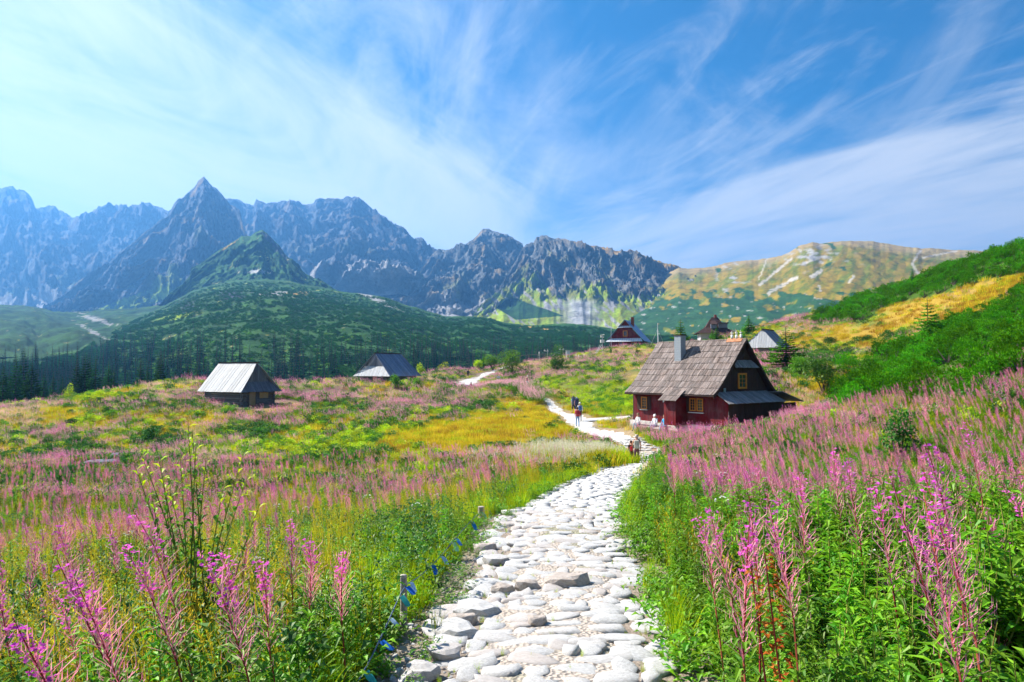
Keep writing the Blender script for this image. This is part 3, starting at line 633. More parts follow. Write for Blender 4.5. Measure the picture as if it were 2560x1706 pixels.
def leaf(mb, b, d, ln, wd, m, droop=.3, segs=2):
    d = Vector(d).normalized(); sd_ = d.cross(Vector((0, 0, 1)))
    sd_ = (sd_.normalized() if sd_.length > 1e-3 else Vector((1, 0, 0)))*wd*.5; b = Vector(b)
    mid = b+d*ln*.5; tip = b+d*ln+Vector((0, 0, -droop*ln))
    up = Vector((0, 0, wd*.25))
    if segs == 1: mb.add([b, mid+sd_, tip, mid-sd_], [(0, 1, 2, 3)], m)
    else: mb.add([b, mid+sd_+up, tip, mid-sd_+up, mid], [(0, 1, 4), (1, 2, 4), (2, 3, 4), (3, 0, 4)], m)
def rdir(el, az=None):
    az = random.uniform(0, 2*math.pi) if az is None else az
    return Vector((math.cos(az)*math.cos(el), math.sin(az)*math.cos(el), math.sin(el)))
def blade(mb, b, h, w, lean, az, m, segs=3):
    b = Vector(b); dr = Vector((math.cos(az), math.sin(az), 0)); s_ = Vector((-dr.y, dr.x, 0))*w*.5; vs = []
    for i in range(segs):
        t = i/segs; c = b+dr*lean*h*t*t+Vector((0, 0, h*t*(1-.15*lean*t))); k = 1-t*.6; vs += [c-s_*k, c+s_*k]
    vs.append(b+dr*lean*h+Vector((0, 0, h*(1-.3*lean))))
    fs = [(2*i, 2*i+1, 2*i+3, 2*i+2) for i in range(segs-1)]+[(2*segs-2, 2*segs-1, 2*segs)]
    mb.add(vs, fs, m)
FWM = [M_stem, M_leaf, M_pod, M_mag, M_podp, M_gstem]
def fireweed(parts=None, h=1.15, bloom=True, pods=60, dens=1.0, lean=.12, az=2.6, leaves=46, thin=1.0, top=.62):
    """stem, leaves, seed pods and blossoms; parts = dict of MBs to keep them apart"""
    one = MB(); g = parts or {'stem': one, 'leaf': one, 'pod': one, 'blossom': one}
    mi = (lambda k: 0) if parts else (lambda k: k)
    dr = Vector((math.cos(az), math.sin(az), 0))
    def at(t): return dr*lean*h*t*t+Vector((.012*math.sin(t*9+h*50), .012*math.cos(t*7+h*31), h*t))
    g['stem'].path([at(t) for t in (0, .3, .6, .85, 1)], [.006, .0055, .0045, .003, .0015], 4, mi(0))
    a = random.uniform(0, 6)
    for i in range(leaves):
        t = .10+(top-.10)*i/leaves+random.uniform(-.01, .01); a += 2.4
        ln = random.uniform(.09, .16)*(1-.45*max(0, t-.35)); leaf(g['leaf'], at(t), rdir(random.uniform(.1, .8), a), ln, ln*.19*thin, mi(1), random.uniform(.1, .5))
    for i in range(int(pods*dens)):
        t = .58+.33*i/(pods*dens); a += 2.4; ln = random.uniform(.05, .085)*(1.15-.5*(t-.55))*(1.35 if parts else 1)
        b = at(t); d = rdir(random.uniform(.45, 1.1), a); s_ = Vector((-d.y, d.x, 0)).normalized()*(.0028 if not parts else .0014)*thin*1.4
        e = b+d*ln; e2 = e+Vector((0, 0, ln*.35)); mb = g['pod']
        mb.add([b-s_, b+s_, e+s_, e-s_], [(0, 1, 2, 3)], mi(2)); mb.add([e-s_, e+s_, e2], [(0, 1, 2)], mi(2))
    if bloom:
        for i in range(random.randint(14, 24) if not parts else random.randint(26, 40)):
            t = .80+.18*random.random(); a += 2.4; b = at(t)+rdir(.2, a)*random.uniform(.012, .04)
            for q in range(4): leaf(g['blossom'], b, rdir(random.uniform(-.2, 1.0)), random.uniform(.012, .020), random.uniform(.010, .017), mi(3), .1, 1)
    for i in range(8): leaf(g['pod'], at(.93+.07*i/8), rdir(.6), .02, .005, mi(2), 0, 1)
    return one
PROT = {}
def proto(cls, mb, mats):
    me = mb.mesh(cls); 
    for m in mats: me.materials.append(m)
    o = bpy.data.objects.new(cls, me); PROT.setdefault(cls, bpy.data.collections.new(cls)).objects.link(o)
def clump(fn, n, r):
    big_ = MB()
    for i in range(n):
        m = fn(); x = random.uniform(-r, r); y = random.uniform(-r, r)
        big_.add([(a+x, b+y, c) for a, b, c in m.v], [], 0); base = len(big_.v)-len(m.v)
        big_.f += [tuple(base+k for k in f) for f in m.f]; big_.m += m.m
    return big_
for i in range(7): proto('fw', fireweed(h=random.uniform(.85, 1.25), bloom=i % 2 == 0, pods=random.randint(34, 60), lean=random.uniform(.05, .25)), FWM)
for i in range(5): proto('leafy', fireweed(h=random.uniform(.6, 1.0), bloom=False, pods=2, leaves=80, lean=random.uniform(0, .2), thin=1.5, top=.88), [M_gstem, M_leaf, M_leaf, M_leaf])
for i in range(5):          # grass tuft with seeding stalks
    mb = MB()
    for k in range(34): blade(mb, (random.gauss(0, .05), random.gauss(0, .05), 0), random.uniform(.3, .65), .007, random.uniform(.1, .7), random.uniform(0, 6.3), 0)
    proto('grass', mb, [M_grass])
for i in range(5):
    mb = MB()
    for k in range(16):
        x, y = random.gauss(0, .06), random.gauss(0, .06); hh = random.uniform(.6, 1.0); az = random.uniform(1.8, 3.6); ln = random.uniform(.1, .35)
        blade(mb, (x, y, 0), hh, .0045, ln, az, 0)
        for q in range(9):
            t = .78+.22*q/9; p = Vector((x, y, 0))+Vector((math.cos(az), math.sin(az), 0))*ln*hh*t*t+Vector((0, 0, hh*t*(1-.2*ln*t)))
            leaf(mb, p, rdir(random.uniform(.2, 1.1)), .035, .006, 0, 0, 1)
    proto('goldgrass', mb, [M_gold])
for i in range(4):          # low broad-leaved herbs and pinnate undergrowth
    mb = MB()
    for k in range(60):
        b = Vector((random.gauss(0, .10), random.gauss(0, .10), random.uniform(0, .28))); ln = random.uniform(.05, .10)
        leaf(mb, b, rdir(random.uniform(-.1, .7)), ln, ln*.45, 0, .3)
    proto('herb', mb, [M_leaf])
for i in range(3):
    mb = MB()
    for k in range(90):
        b = Vector((random.gauss(0, .16), random.gauss(0, .16), random.uniform(.05, .5))); ln = random.uniform(.05, .09)
        leaf(mb, b, rdir(random.uniform(-.1, .9)), ln, ln*.5, 0, .3)
    proto('darkherb', mb, [M_leafd])
for i in range(3):          # white umbel
    mb = MB(); mb.path([(0, 0, 0), (.02, 0, .45), (.05, .02, .85)], [.006, .005, .003], 4, 0)
    for k in range(9):
        e = Vector((.05, .02, .85))+rdir(random.uniform(.5, 1.3))*.09; mb.tube((.05, .02, .85), e, .0015, .001, 3, 0)
        for q in range(6): leaf(mb, e, rdir(random.uniform(0, 1)), .018, .016, 1, 0, 1)
    for k in range(14): leaf(mb, (0, 0, random.uniform(.1, .5)), rdir(.4), .14, .04, 2)
    proto('umbel', mb, [M_gstem, M_white, M_leaf])
# farther plants: fewer, larger elements
def farfw(podm, n=9, r=.42, hl=.75):
    mb = MB()
    for i in range(n):
        x, y = random.uniform(-r, r), random.uniform(-r, r); hh = hl*random.uniform(.75, 1.25); a = random.uniform(0, 6); lx = random.uniform(-.18, -.02)
        for k in range(9): a += 2.4; t = .1+.5*k/9; leaf(mb, (x+lx*t*t, y, hh*t), rdir(random.uniform(.1, .9), a), .16, .04, 1, .3, 1)
        for k in range(15):
            a += 2.4; t = .55+.45*k/15; leaf(mb, (x+lx*t*t, y, hh*t), rdir(random.uniform(.3, 1.1), a), .10*(1.2-.7*(t-.5)), .014, 2 if random.random() > .12 else 3, 0, 1)
    return mb
for i in range(5): proto('ffw', farfw(0), [M_stem, M_leaf, M_pod, M_mag])
for i in range(5): proto('ffwp', farfw(0, 10, .45, .6), [M_stem, M_leaf, M_podp, M_pod])
def fartuft(n, r, h0, h1, w, lean=.5):
    mb = MB()
    for k in range(n): blade(mb, (random.uniform(-r, r), random.uniform(-r, r), 0), random.uniform(h0, h1), w, random.uniform(.1, lean), random.uniform(0, 6.3), 0, 2)
    return mb
for i in range(4): proto('fgold', fartuft(75, .45, .2, .5, .022), [M_gold]); proto('frust', fartuft(75, .45, .15, .45, .022), [M_rust]); proto('flime', fartuft(75, .45, .12, .34, .026), [M_lime]); proto('fstraw', fartuft(80, .45, .2, .5, .018), [M_straw]); proto('fgreen', fartuft(70, .45, .15, .45, .022), [M_grass])
for i in range(4):
    mb = MB()
    for k in range(230):
        d = rdir(random.uniform(-.1, 1.5)); p = Vector((d.x*.48, d.y*.48, d.z*.42))*random.uniform(.55, 1.05); leaf(mb, p, (d+rdir(random.uniform(-.5, 1))*.7), .11, .055, 0, .2, 1)
    proto('fshrub', mb, [M_leafd]); 
    mb2 = MB(); mb2.v = mb.v[:]; mb2.f = mb.f[:]; mb2.m = mb.m[:]; proto('fbush', mb2, [M_bush]); mb3 = MB(); mb3.v = mb.v[:]; mb3.f = mb.f[:]; mb3.m = mb.m[:]; proto('fyel', mb3, [M_lime])
for i in range(4):
    mb = fartuft(26, .35, .6, 1.0, .010, .25); 
    for k in range(26):
        b = Vector((random.uniform(-.4, .3), random.uniform(-.35, .35), random.uniform(.65, 1.0)))
        for q in range(7): leaf(mb, b+Vector((0, 0, q*.022)), rdir(random.uniform(.3, 1.2)), .05, .012, 1, 0, 1)
    proto('fplume', mb, [M_gold, M_fluff])
def pinebush(n, r, h, tuft, lob=11):
    mb = MB(); Ls = []
    for i in range(lob):
        d = rdir(math.asin(random.uniform(.0, 1))); Ls.append((Vector((d.x*r*.72, d.y*r*.72, max(.12, d.z*h*.72))), random.uniform(.24, .42)*r))
    for c_, lr in Ls[:8]: mb.path([(0, 0, 0), tuple(c_*.5), tuple(c_)], [.035, .025, .012], 4, 1)
    for k in range(n):
        c_, lr = Ls[k % lob]; d = rdir(math.asin(random.uniform(-.3, 1))); p = c_+d*lr*random.uniform(.75, 1.1)
        ax = (d*.9+Vector((0, 0, .45))+rdir(random.uniform(-.5, .5))*.3).normalized()
        for j in range(6):
            dd = (ax+rdir(random.uniform(-.6, .8))*.75).normalized(); leaf(mb, p, dd, tuft*random.uniform(.7, 1.2), tuft*.26, 0, 0, 1)
    return mb
for i in range(4): proto('pine', pinebush(380, .9, 1.1, .12, 9), [M_pine, M_bark])
for i in range(3): proto('pinefar', pinebush(66, 1.6, 1.5, .5, 6), [M_pined, M_bark])
def sprucemb(h=10., whorls=26, rad=1.75, nb=9, det=1, crown=None, trunk=None, cm=0, tm=1, gap=0.04, ragged=.25, low=.05):
    c = crown if crown is not None else MB(); t = trunk if trunk is not None else c
    t.path([(0, 0, -.3), (0, 0, h*.5), (0, 0, h*.98)], [h*.016, h*.010, .01], 6, tm)
    for w in range(whorls):
        f = w/(whorls-1); z = h*(low+(.97-low)*f); rl = rad*(1-f)**.85*(1+ragged*random.uniform(-1, 1))+.06*h/10
        a0 = random.uniform(0, 6)
        for k in range(nb if f < .8 else max(4, nb-3)):
            a = a0+2*math.pi*k/nb+random.uniform(-.2, .2); L_ = rl*random.uniform(.7, 1.12)
            if random.random() < gap: continue
            dr = Vector((math.cos(a), math.sin(a), 0)); s_ = Vector((-dr.y, dr.x, 0)); dz = .25-.75*(1-f)
            def pt(u, sgn, wd): return Vector((0, 0, z))+dr*L_*u+s_*sgn*wd*L_+Vector((0, 0, dz*L_*u+.28*L_*u*u*u-abs(sgn)*wd*L_*.5))
            vs = [pt(0, 0, 0), pt(.3, 1, .27), pt(.45, .6, .16), pt(.62, 1, .25), pt(.78, .5, .15), pt(1, 0, 0), pt(.78, -.5, .15), pt(.62, -1, .25), pt(.45, -.6, .16), pt(.3, -1, .27), pt(.5, 0, 0)]
            c.add(vs, [(10, i, i+1) for i in range(0, 9)]+[(10, 9, 0)], cm)
            if det > 1:
                for q in range(6):
                    b = pt(random.uniform(.25, .95), random.choice((-1, 1)), .12*random.random())
                    c.add([b-dr*.05*L_, b+dr*.07*L_, b+Vector((0, 0, -.16*L_))+s_*random.uniform(-.05, .05)], [(0, 1, 2)], cm)
    return c
for i in range(4): proto('sprucefar', sprucemb(10, 13, 1.55, 6, 1, ragged=.3, gap=.1), [M_sprf, M_bark])

def scatter(name, cls, P3, scl, rz, label, tilt=None, idx=None):
    n = len(P3)
    if n == 0: return
    me = bpy.data.meshes.new(name); me.vertices.add(n); me.vertices.foreach_set('co', np.asarray(P3, np.float32).ravel())
    sc_ = me.attributes.new('scl', 'FLOAT_VECTOR', 'POINT'); s3 = np.asarray(scl, np.float32)
    if s3.ndim == 1: s3 = np.repeat(s3[:, None], 3, 1)
    sc_.data.foreach_set('vector', s3.ravel())
    ro = me.attributes.new('rot', 'FLOAT_VECTOR', 'POINT'); tl = rng.normal(size=(n, 2))*.08 if tilt is None else tilt
    ro.data.foreach_set('vector', np.stack([tl[:, 0], tl[:, 1], rz], 1).astype(np.float32).ravel())
    ii = me.attributes.new('idx', 'INT', 'POINT'); k = len(PROT[cls].objects)
    ii.data.foreach_set('value', (rng.integers(0, k, n)).astype(np.int32))
    o = link(name, me); g = bpy.data.node_groups.new(name, 'GeometryNodeTree')
    g.interface.new_socket('Geometry', in_out='INPUT', socket_type='NodeSocketGeometry'); g.interface.new_socket('Geometry', in_out='OUTPUT', socket_type='NodeSocketGeometry')
    a = g.nodes.new('NodeGroupInput'); b = g.nodes.new('NodeGroupOutput'); ip = g.nodes.new('GeometryNodeInstanceOnPoints')
    ci = g.nodes.new('GeometryNodeCollectionInfo'); ci.inputs[0].default_value = PROT[cls]; ci.inputs[1].default_value = True; ci.inputs[2].default_value = True
    def at(nm, ty):
        x = g.nodes.new('GeometryNodeInputNamedAttribute'); x.data_type = ty; x.inputs[0].default_value = nm; return x.outputs[0]
    g.links.new(a.outputs[0], ip.inputs['Points']); g.links.new(ci.outputs[0], ip.inputs['Instance']); ip.inputs['Pick Instance'].default_value = True
    g.links.new(at('idx', 'INT'), ip.inputs['Instance Index'])
    e2r = g.nodes.new('FunctionNodeEulerToRotation'); g.links.new(at('rot', 'FLOAT_VECTOR'), e2r.inputs[0]); g.links.new(e2r.outputs[0], ip.inputs['Rotation'])
    g.links.new(at('scl', 'FLOAT_VECTOR'), ip.inputs['Scale']); g.links.new(ip.outputs[0], b.inputs[0])
    md = o.modifiers.new('spread', 'NODES'); md.node_group = g
    tag(o, label, None, None, 'stuff'); return o
def fan(n, d0, d1, half=.84, pw=2.0):          # points spread over the fan of ground the view covers
    d = (rng.random(n)*(d1**pw-d0**pw)+d0**pw)**(1/pw); t = rng.uniform(-half, half, n); return d*t, d
BLOCK = [] # footprints kept clear: (x, y, radius)
HUTS = [(15.0,48.6,5.6),(19.5,49.5,3.0),(-26.5,73.5,4.3),(-25.5,69.2,2.2),(-18.6,104.5,4.8)]
def keep(x, y, clear):
    k = path_d(x, y) > clear
    for hx, hy, hr in HUTS+BLOCK: k &= (x-hx)**2+(y-hy)**2 > hr*hr
    return k
# --- near field 1.3 - 32 m
NEARPOS = {}
def near_cover(name, cls, n, d0, d1, clear, s0, s1, dens, label, pw=1.6):
    x, y = fan(n, d0, d1, .88, pw); k = keep(x, y, clear) & ~((right(x, y) < .5) & (y < 13.5) & (ex(x, y) < .50+.25*N1(x, y, .8, 5)+.12*(cls in ('fw', 'leafy', 'goldgrass'))) & (rng.random(len(x)) > .04)); x = x[k]; y = y[k]; k = rng.random(len(x)) < dens(x, y); x = x[k]; y = y[k]; z = ground(x, y)
    sc_ = rng.uniform(s0, s1, len(x)); scatter(name, cls, np.stack([x, y, z-.02], 1), sc_, rng.uniform(0, 6.28, len(x)) if cls not in ('fw', 'goldgrass', 'umbel') else rng.normal(0, .5, len(x)), label)
N1 = lambda x, y, s, k: fbm(x/s, y/s, 3, k)
ex = lambda x, y: path_d(x, y)
right = lambda x, y: (x > np.interp(y, SP[0][:, 1], SP[0][:, 0])).astype(float)
def shortfall(x, y):           # verge: plants grow lower right by the lane
    return sm(ex(x, y), .15, .9)
def fwd_(x, y):
    r_ = right(x, y); e_ = sm(ex(x, y), .5, 2.0)
    d = .30+1.3*N1(x, y, 2.6, 2)
    left = d*1.1*sm(-x-y*.28, .4, 2.2)*(1-r_)+.32*(1-r_)*sm(y, 12, 19)*(ex(x, y) > 1.2)
    return np.clip((left+r_*(d*.30*sm(y, 2.0, 8)+.36+.5*N1(x, y, 1.6, 31)+(.46+.9*N1(x, y, 3.5, 77))*sm(y, 8, 16)))*e_, 0, 1)
near_cover('fireweed', 'fw', 11500, 2.3, 40, .55, .62, 1.02, fwd_, 'pink and magenta fireweed massed on both sides of the path')
near_cover('green_plants', 'leafy', 14000, 1.6, 36, .30, .5, .95, lambda x, y: np.clip(.55+.9*N1(x, y, 2.5, 12), 0, 1)*(.30+.85*right(x, y)+.3*(y < 7)*(1-right(x, y))), 'leafy green undergrowth between the fireweed')
near_cover('grass', 'grass', 25000, 1.3, 34, .06, .5, 1.0, lambda x, y: np.clip(.5+.8*N1(x, y, 2.1, 22), .1, 1)*(1-.35*right(x, y)), 'green and yellow meadow grass beside the path')
near_cover('golden_grass', 'goldgrass', 8000, 3.0, 40, .35, .7, 1.1, lambda x, y: np.clip(.40+1.2*N1(x, y, 2.6, 32), 0, 1)*(1-.82*right(x, y)), 'tall golden seeding grass left of the path')
near_cover('herbs', 'herb', 16000, 1.3, 26, .02, .6, 1.2, lambda x, y: np.clip(.55+.8*N1(x, y, 1.6, 42), 0, 1), 'low broad-leaved herbs along the path edges')
near_cover('dark_herbs', 'darkherb', 5200, 2.0, 34, .5, .7, 1.3, lambda x, y: np.clip(.3+1.5*N1(x, y, 3.0, 52), 0, 1), 'dark green leafy herbs among the fireweed')
near_cover('white_umbels', 'umbel', 260, 4, 30, .8, .7, 1.0, lambda x, y: .3+.4*right(x, y), 'scattered white umbel flowers in the meadow')
# tufts growing in the joints of the paving
x, y = fan(4200, 3.6, 26, .3, 1.3); e_ = ex(x, y); k = (e_ < .0) & (rng.random(len(x)) < (.10+.9*sm(e_, -.5, 0))); x = x[k]; y = y[k]
scatter('grass', 'grass', np.stack([x, y, ground(x, y)], 1), rng.uniform(.07, .18, len(x)), rng.uniform(0, 6, len(x)), 'tiny grass tufts in the joints of the cobbles')
# grit and small rubble on the bare strip left of the cobbles
x, y = fan(30000, 3.4, 16, .5, 1.4); e_ = ex(x, y); k = (right(x, y) < .5) & (e_ > -.25) & (e_ < .55+.2*N1(x, y, .8, 5)); x = x[k]; y = y[k]
for q in range(4): me_ = SML[q].copy(); me_.materials.clear(); mb = MB(); mb.v = [tuple(v.co) for v in me_.vertices]; mb.f = [tuple(p.vertices) for p in me_.polygons]; mb.m = [0]*len(mb.f); proto('grit', mb, [(stone_m, brown_m)[q % 2]])
scatter('gravel', 'grit', np.stack([x, y, ground(x, y)], 1), np.clip(rng.lognormal(-4.6, .55, len(x)), .004, .045), rng.uniform(0, 6, len(x)), 'grey grit and rubble on the bare strip beside the cobbles', rng.normal(size=(len(x), 2))*.5)
k = (right(rng.uniform(0, 1, 1)*0, np.array([5.])) >= 0)
x, y = fan(9000, 3.4, 16, .5, 1.4); e_ = ex(x, y); k = (right(x, y) < .5) & (e_ > .0) & (e_ < .7) & (fbm(x/.5, y/.5, 2, 3) > .12); x = x[k]; y = y[k]
scatter('herbs', 'herb', np.stack([x, y, ground(x, y)], 1), rng.uniform(.2, .5, len(x)), rng.uniform(0, 6, len(x)), 'small green weeds dotted over the bare strip')
x, y = fan(9000, 1.8, 8, .9, 1.5); k = (right(x, y) > .5) & (ex(x, y) > .35) & (N1(x, y, 1.3, 92) > -.12); x = x[k]; y = y[k]
scatter('green_plants', 'leafy', np.stack([x, y, ground(x, y)-.02], 1), rng.uniform(.75, 1.25, len(x))*np.clip(.55+ex(x, y)*.35, .5, 1), rng.uniform(0, 6, len(x)), 'lush green fireweed leaves in the right foreground')
# --- middle distance 26 - 215 m
def mid(n, d0, d1, s0, s1, name_suffix):
    x, y = fan(n, d0, d1, .84, 1.75); k = keep(x, y, .25); x = x[k]; y = y[k]; z = ground(x, y); px, py = proj(x, y, z)
    pin = inpoly(px, py, PINE1) | inpoly(px, py, PINE2); k = ~pin & ~((y > 120) & (z < -5)); x = x[k]; y = y[k]; z = z[k]
    w = zones(x, y, z); w = w+rng.gumbel(size=w.shape)*.28; t = w.argmax(0); return x, y, z, t
def midcover(n, d0, d1, s0, s1, far):
    x, y, z, t = mid(n, d0, d1, s0, s1, ''); u_ = rng.random(len(x)); sc_ = rng.uniform(s0, s1, len(x))
    cl = np.full(len(x), 'xxxxxxxxxx')
    cl[t == 0] = np.where(u_ < .48, 'ffw', np.where(u_ < .80, 'ffwp', np.where(u_ < .9, 'fgreen', 'fshrub')))[t == 0]
    cl[t == 1] = np.where(u_ < .62, 'fgold', np.where(u_ < .88, 'flime', 'fgreen'))[t == 1]
    rr_ = (t == 1) & (rng.random(len(x)) < np.clip(.10+.35*sm(x, 15, 40)+.8*fbm(x/6, y/6, 3, 57), 0, .8)); cl[rr_] = 'frust'
    cl[t == 2] = np.where(u_ < .40, 'flime', np.where(u_ < .72, 'fgreen', np.where(u_ < .86, 'fbush', 'fyel')))[t == 2]
    cl[t == 3] = np.where(u_ < .75, 'fstraw', np.where(u_ < .9, 'ffwp', 'fgold'))[t == 3]
    cl[t == 4] = np.where(u_ < .60, 'fshrub', np.where(u_ < .8, 'fbush', 'fgreen'))[t == 4]
    nm = {'ffw': ('fireweed', 'drifts of pink fireweed over the meadow'), 'ffwp': ('fireweed', 'pale faded fireweed gone to seed over the meadow'), 'fgold': ('grass', 'golden yellow grass on the meadow slope'), 'frust': ('grass', 'rust-coloured autumn grass on the meadow slope'), 'flime': ('grass', 'bright lime green turf on the meadow slope'), 'fstraw': ('grass', 'straw-coloured dry grass on the crest'),
          'fgreen': ('grass', 'green meadow grass on the slope'), 'fshrub': ('shrubbery', 'low dark green bilberry scrub'), 'fbush': ('shrubbery', 'fresh green low scrub'), 'fyel': ('shrubbery', 'yellow-green low scrub')}
    for c_, (a_, b_) in nm.items():
        k = cl == c_
        if k.any():
            scatter(a_, c_, np.stack([x[k], y[k], z[k]-.03], 1), sc_[k]*(1.2 if c_ in ('fshrub', 'fbush', 'fyel') else 1), rng.uniform(0, 6.28, k.sum()) if c_[:3] != 'ffw' else rng.normal(0, .6, k.sum()), b_+far)
midcover(26000, 25, 80, .75, 1.25, ' in the middle distance')
midcover(30000, 75, 225, .95, 1.6, ' in the far meadow')
x = rng.uniform(-1.6, 6.5, 420); t_ = rng.uniform(-4.2, -1.5, 420); hx = 13.35-.618*x+.789*t_; hy = 45.2+.789*x+.618*t_; k = path_d(hx, hy) > .2; hx, hy = hx[k], hy[k]; hz_ = ground(hx, hy); q_ = rng.random(len(hx))
for c_, lo_, hi_, nm_ in (('ffw', 0, .35, 'fireweed'), ('fgreen', .35, .6, 'grass'), ('flime', .6, .85, 'grass'), ('fbush', .85, 1, 'shrubbery')):
    k = (q_ >= lo_) & (q_ < hi_); scatter(nm_, c_, np.stack([hx, hy, hz_-.03], 1)[k], rng.uniform(.7, 1.2, k.sum()), rng.normal(0, .6, k.sum()), nm_+' growing before the dark red hut')
x = rng.uniform(1.4, 7.2, 1100); y = rng.uniform(32.5, 42, 1100); k = (path_d(x, y) > .12) & (x < np.interp(y, SP[0][:, 1], SP[0][:, 0])); x, y = x[k], y[k]; q_ = rng.random(len(x))
for c_, lo_, hi_, s_lo, s_hi in (('fplume', 0, .15, .85, 1.15), ('fgreen', .15, .75, 1.4, 2.3), ('fgold', .75, 1, 1.3, 2.0)):
    k = (q_ >= lo_) & (q_ < hi_); scatter('grass', c_, np.stack([x, y, ground(x, y)-.02], 1)[k], rng.uniform(s_lo, s_hi, k.sum()), rng.normal(0, .5, k.sum()), 'tall green and pale grass on the bank where the path dips out of sight')
k_ = (SP[0][:, 1] > 86) & (SP[0][:, 1] < 111); pp_ = SP[0][k_]; n_ = 620; ii_ = rng.integers(0, len(pp_), n_); x = pp_[ii_, 0]+rng.uniform(-1.6, 1.6, n_); y = pp_[ii_, 1]-rng.uniform(1.0, 5.0, n_)
k = path_d(x, y) > .05; x, y = x[k], y[k]; q_ = rng.random(len(x)) < .6
for c_, m_, nm_ in (('ffwp', q_, 'fireweed'), ('fbush', ~q_, 'shrubbery')): scatter(nm_, c_, np.stack([x, y, ground(x, y)], 1)[m_], rng.uniform(1.3, 2.0, m_.sum()), rng.normal(0, .5, m_.sum()), 'tall '+nm_+' hiding the hollow of the far path')
# pale feathery grass bank hiding the dip of the path
x = rng.uniform(-2.5, 5.4, 330); y = rng.uniform(27, 37, 330); k = (path_d(x, y) > .5) & (fbm(x/1.1, y/1.1, 3, 8)+.12*(x-1.5) > -.05) & (x < np.interp(y, SP[0][:, 1], SP[0][:, 0])); x, y = x[k], y[k]
scatter('grass', 'fplume', np.stack([x, y, ground(x, y)], 1), rng.uniform(.7, 1.15, len(x)), rng.normal(0, .5, len(x)), 'pale feathery grass on the bank where the path dips')
# dwarf pine thickets on the right-hand slope
x, y = fan(6200, 21, 140, .84, 1.7); k = (x > 0); x = x[k]; y = y[k]; z = ground(x, y); px, py = proj(x, y, z)
k = (inpoly(px, py, PINE1) | inpoly(px, py, PINE2)) & (fbm(x/4.5, y/4.5, 3, 91) > -.30); x, y, z = x[k], y[k], z[k]
k = keep(x, y, .5); x, y, z = x[k], y[k], z[k]
scatter('shrubbery', 'pine', np.stack([x, y, z-.1], 1), np.stack([rng.uniform(.9, 1.75, len(x))]*2+[rng.uniform(.8, 2.0, len(x))], 1), rng.uniform(0, 6.28, len(x)), 'dense bright green dwarf pine thicket on the right-hand slope', rng.normal(size=(len(x), 2))*.2)
# dwarf pine on the long hill behind
def on_mesh(X, Y, Z, n, c0, c1, r0, r1):
    i = rng.uniform(r0, r1, n); j = rng.uniform(c0, c1, n); a = i.astype(int); b = j.astype(int); fi = i-a; fj = j-b
    def g(Q): return (Q[a, b]*(1-fj)+Q[a, b+1]*fj)*(1-fi)+(Q[a+1, b]*(1-fj)+Q[a+1, b+1]*fj)*fi
    return g(X), g(Y), g(Z)
x, y, z = on_mesh(MHX, MHY, MHZ, 60000, 120, 470, 8, 185); nn_ = fbm(x/25, y/25, 3, 33)+.3*fbm(x/8, y/8, 2, 35)
k = (nn_ > -.18) & (rng.random(len(x)) < np.clip(900/np.maximum(y, 1)*.55, .25, 1)); x, y, z = x[k], y[k], z[k]
scatter('shrubbery', 'pinefar', np.stack([x, y, z-.3], 1), rng.uniform(.7, 1.5, len(x))*np.clip(y/600, .6, 1.1), rng.uniform(0, 6.28, len(x)), 'dark green dwarf pine scrub covering the long hill')

# ------------------------------------------------------------------ spruces
def spruce_thing(h, whorls, rad, nb, mat, **k):
    c = MB(); t = MB(); sprucemb(h, whorls, rad, nb, 2, c, t, 0, 0, **k)
    r = bpy.data.objects.new('spruce_tree', None); COL.objects.link(r); r.empty_display_size = .5
    c.build('crown', mat, r); t.build('trunk', M_bark, r); return r
SPROTO = [spruce_thing(10, 30, 2.1, 12, M_spr), spruce_thing(10, 32, 1.6, 11, M_spr, ragged=.35), spruce_thing(10, 28, 2.4, 12, M_spr, ragged=.2), spruce_thing(4, 22, 1.1, 11, M_sprl), spruce_thing(5, 12, 1.5, 6, M_sprl, gap=.25, low=.3)]
used = [False]*5
def place_spruce(pi, px, pytop, pybase, d, label, group=None, wide=1.0, onground=True):
    global used
    if not used[pi]: r = SPROTO[pi]; used[pi] = True
    else: r = copy_tree(SPROTO[pi])
    hp = (10, 10, 10, 4, 5)[pi]; p = P(px, pybase, d)
    if not onground and d < 135:
        h_ = hit(px, pybase, d*.5, d*1.8)
        if abs(h_.z-gz(h_.x, h_.y)) < 1.0: p = h_; d = h_.y
    top = P(px, pytop, d).z; zb = gz(p.x, d)
    sc_ = (top-zb)/hp; r.location = (p.x, d, zb); r.scale = (sc_*wide, sc_*wide, sc_); r.rotation_euler = (0, 0, random.uniform(0, 6))
    tag(r, label, 'spruce', group); return r
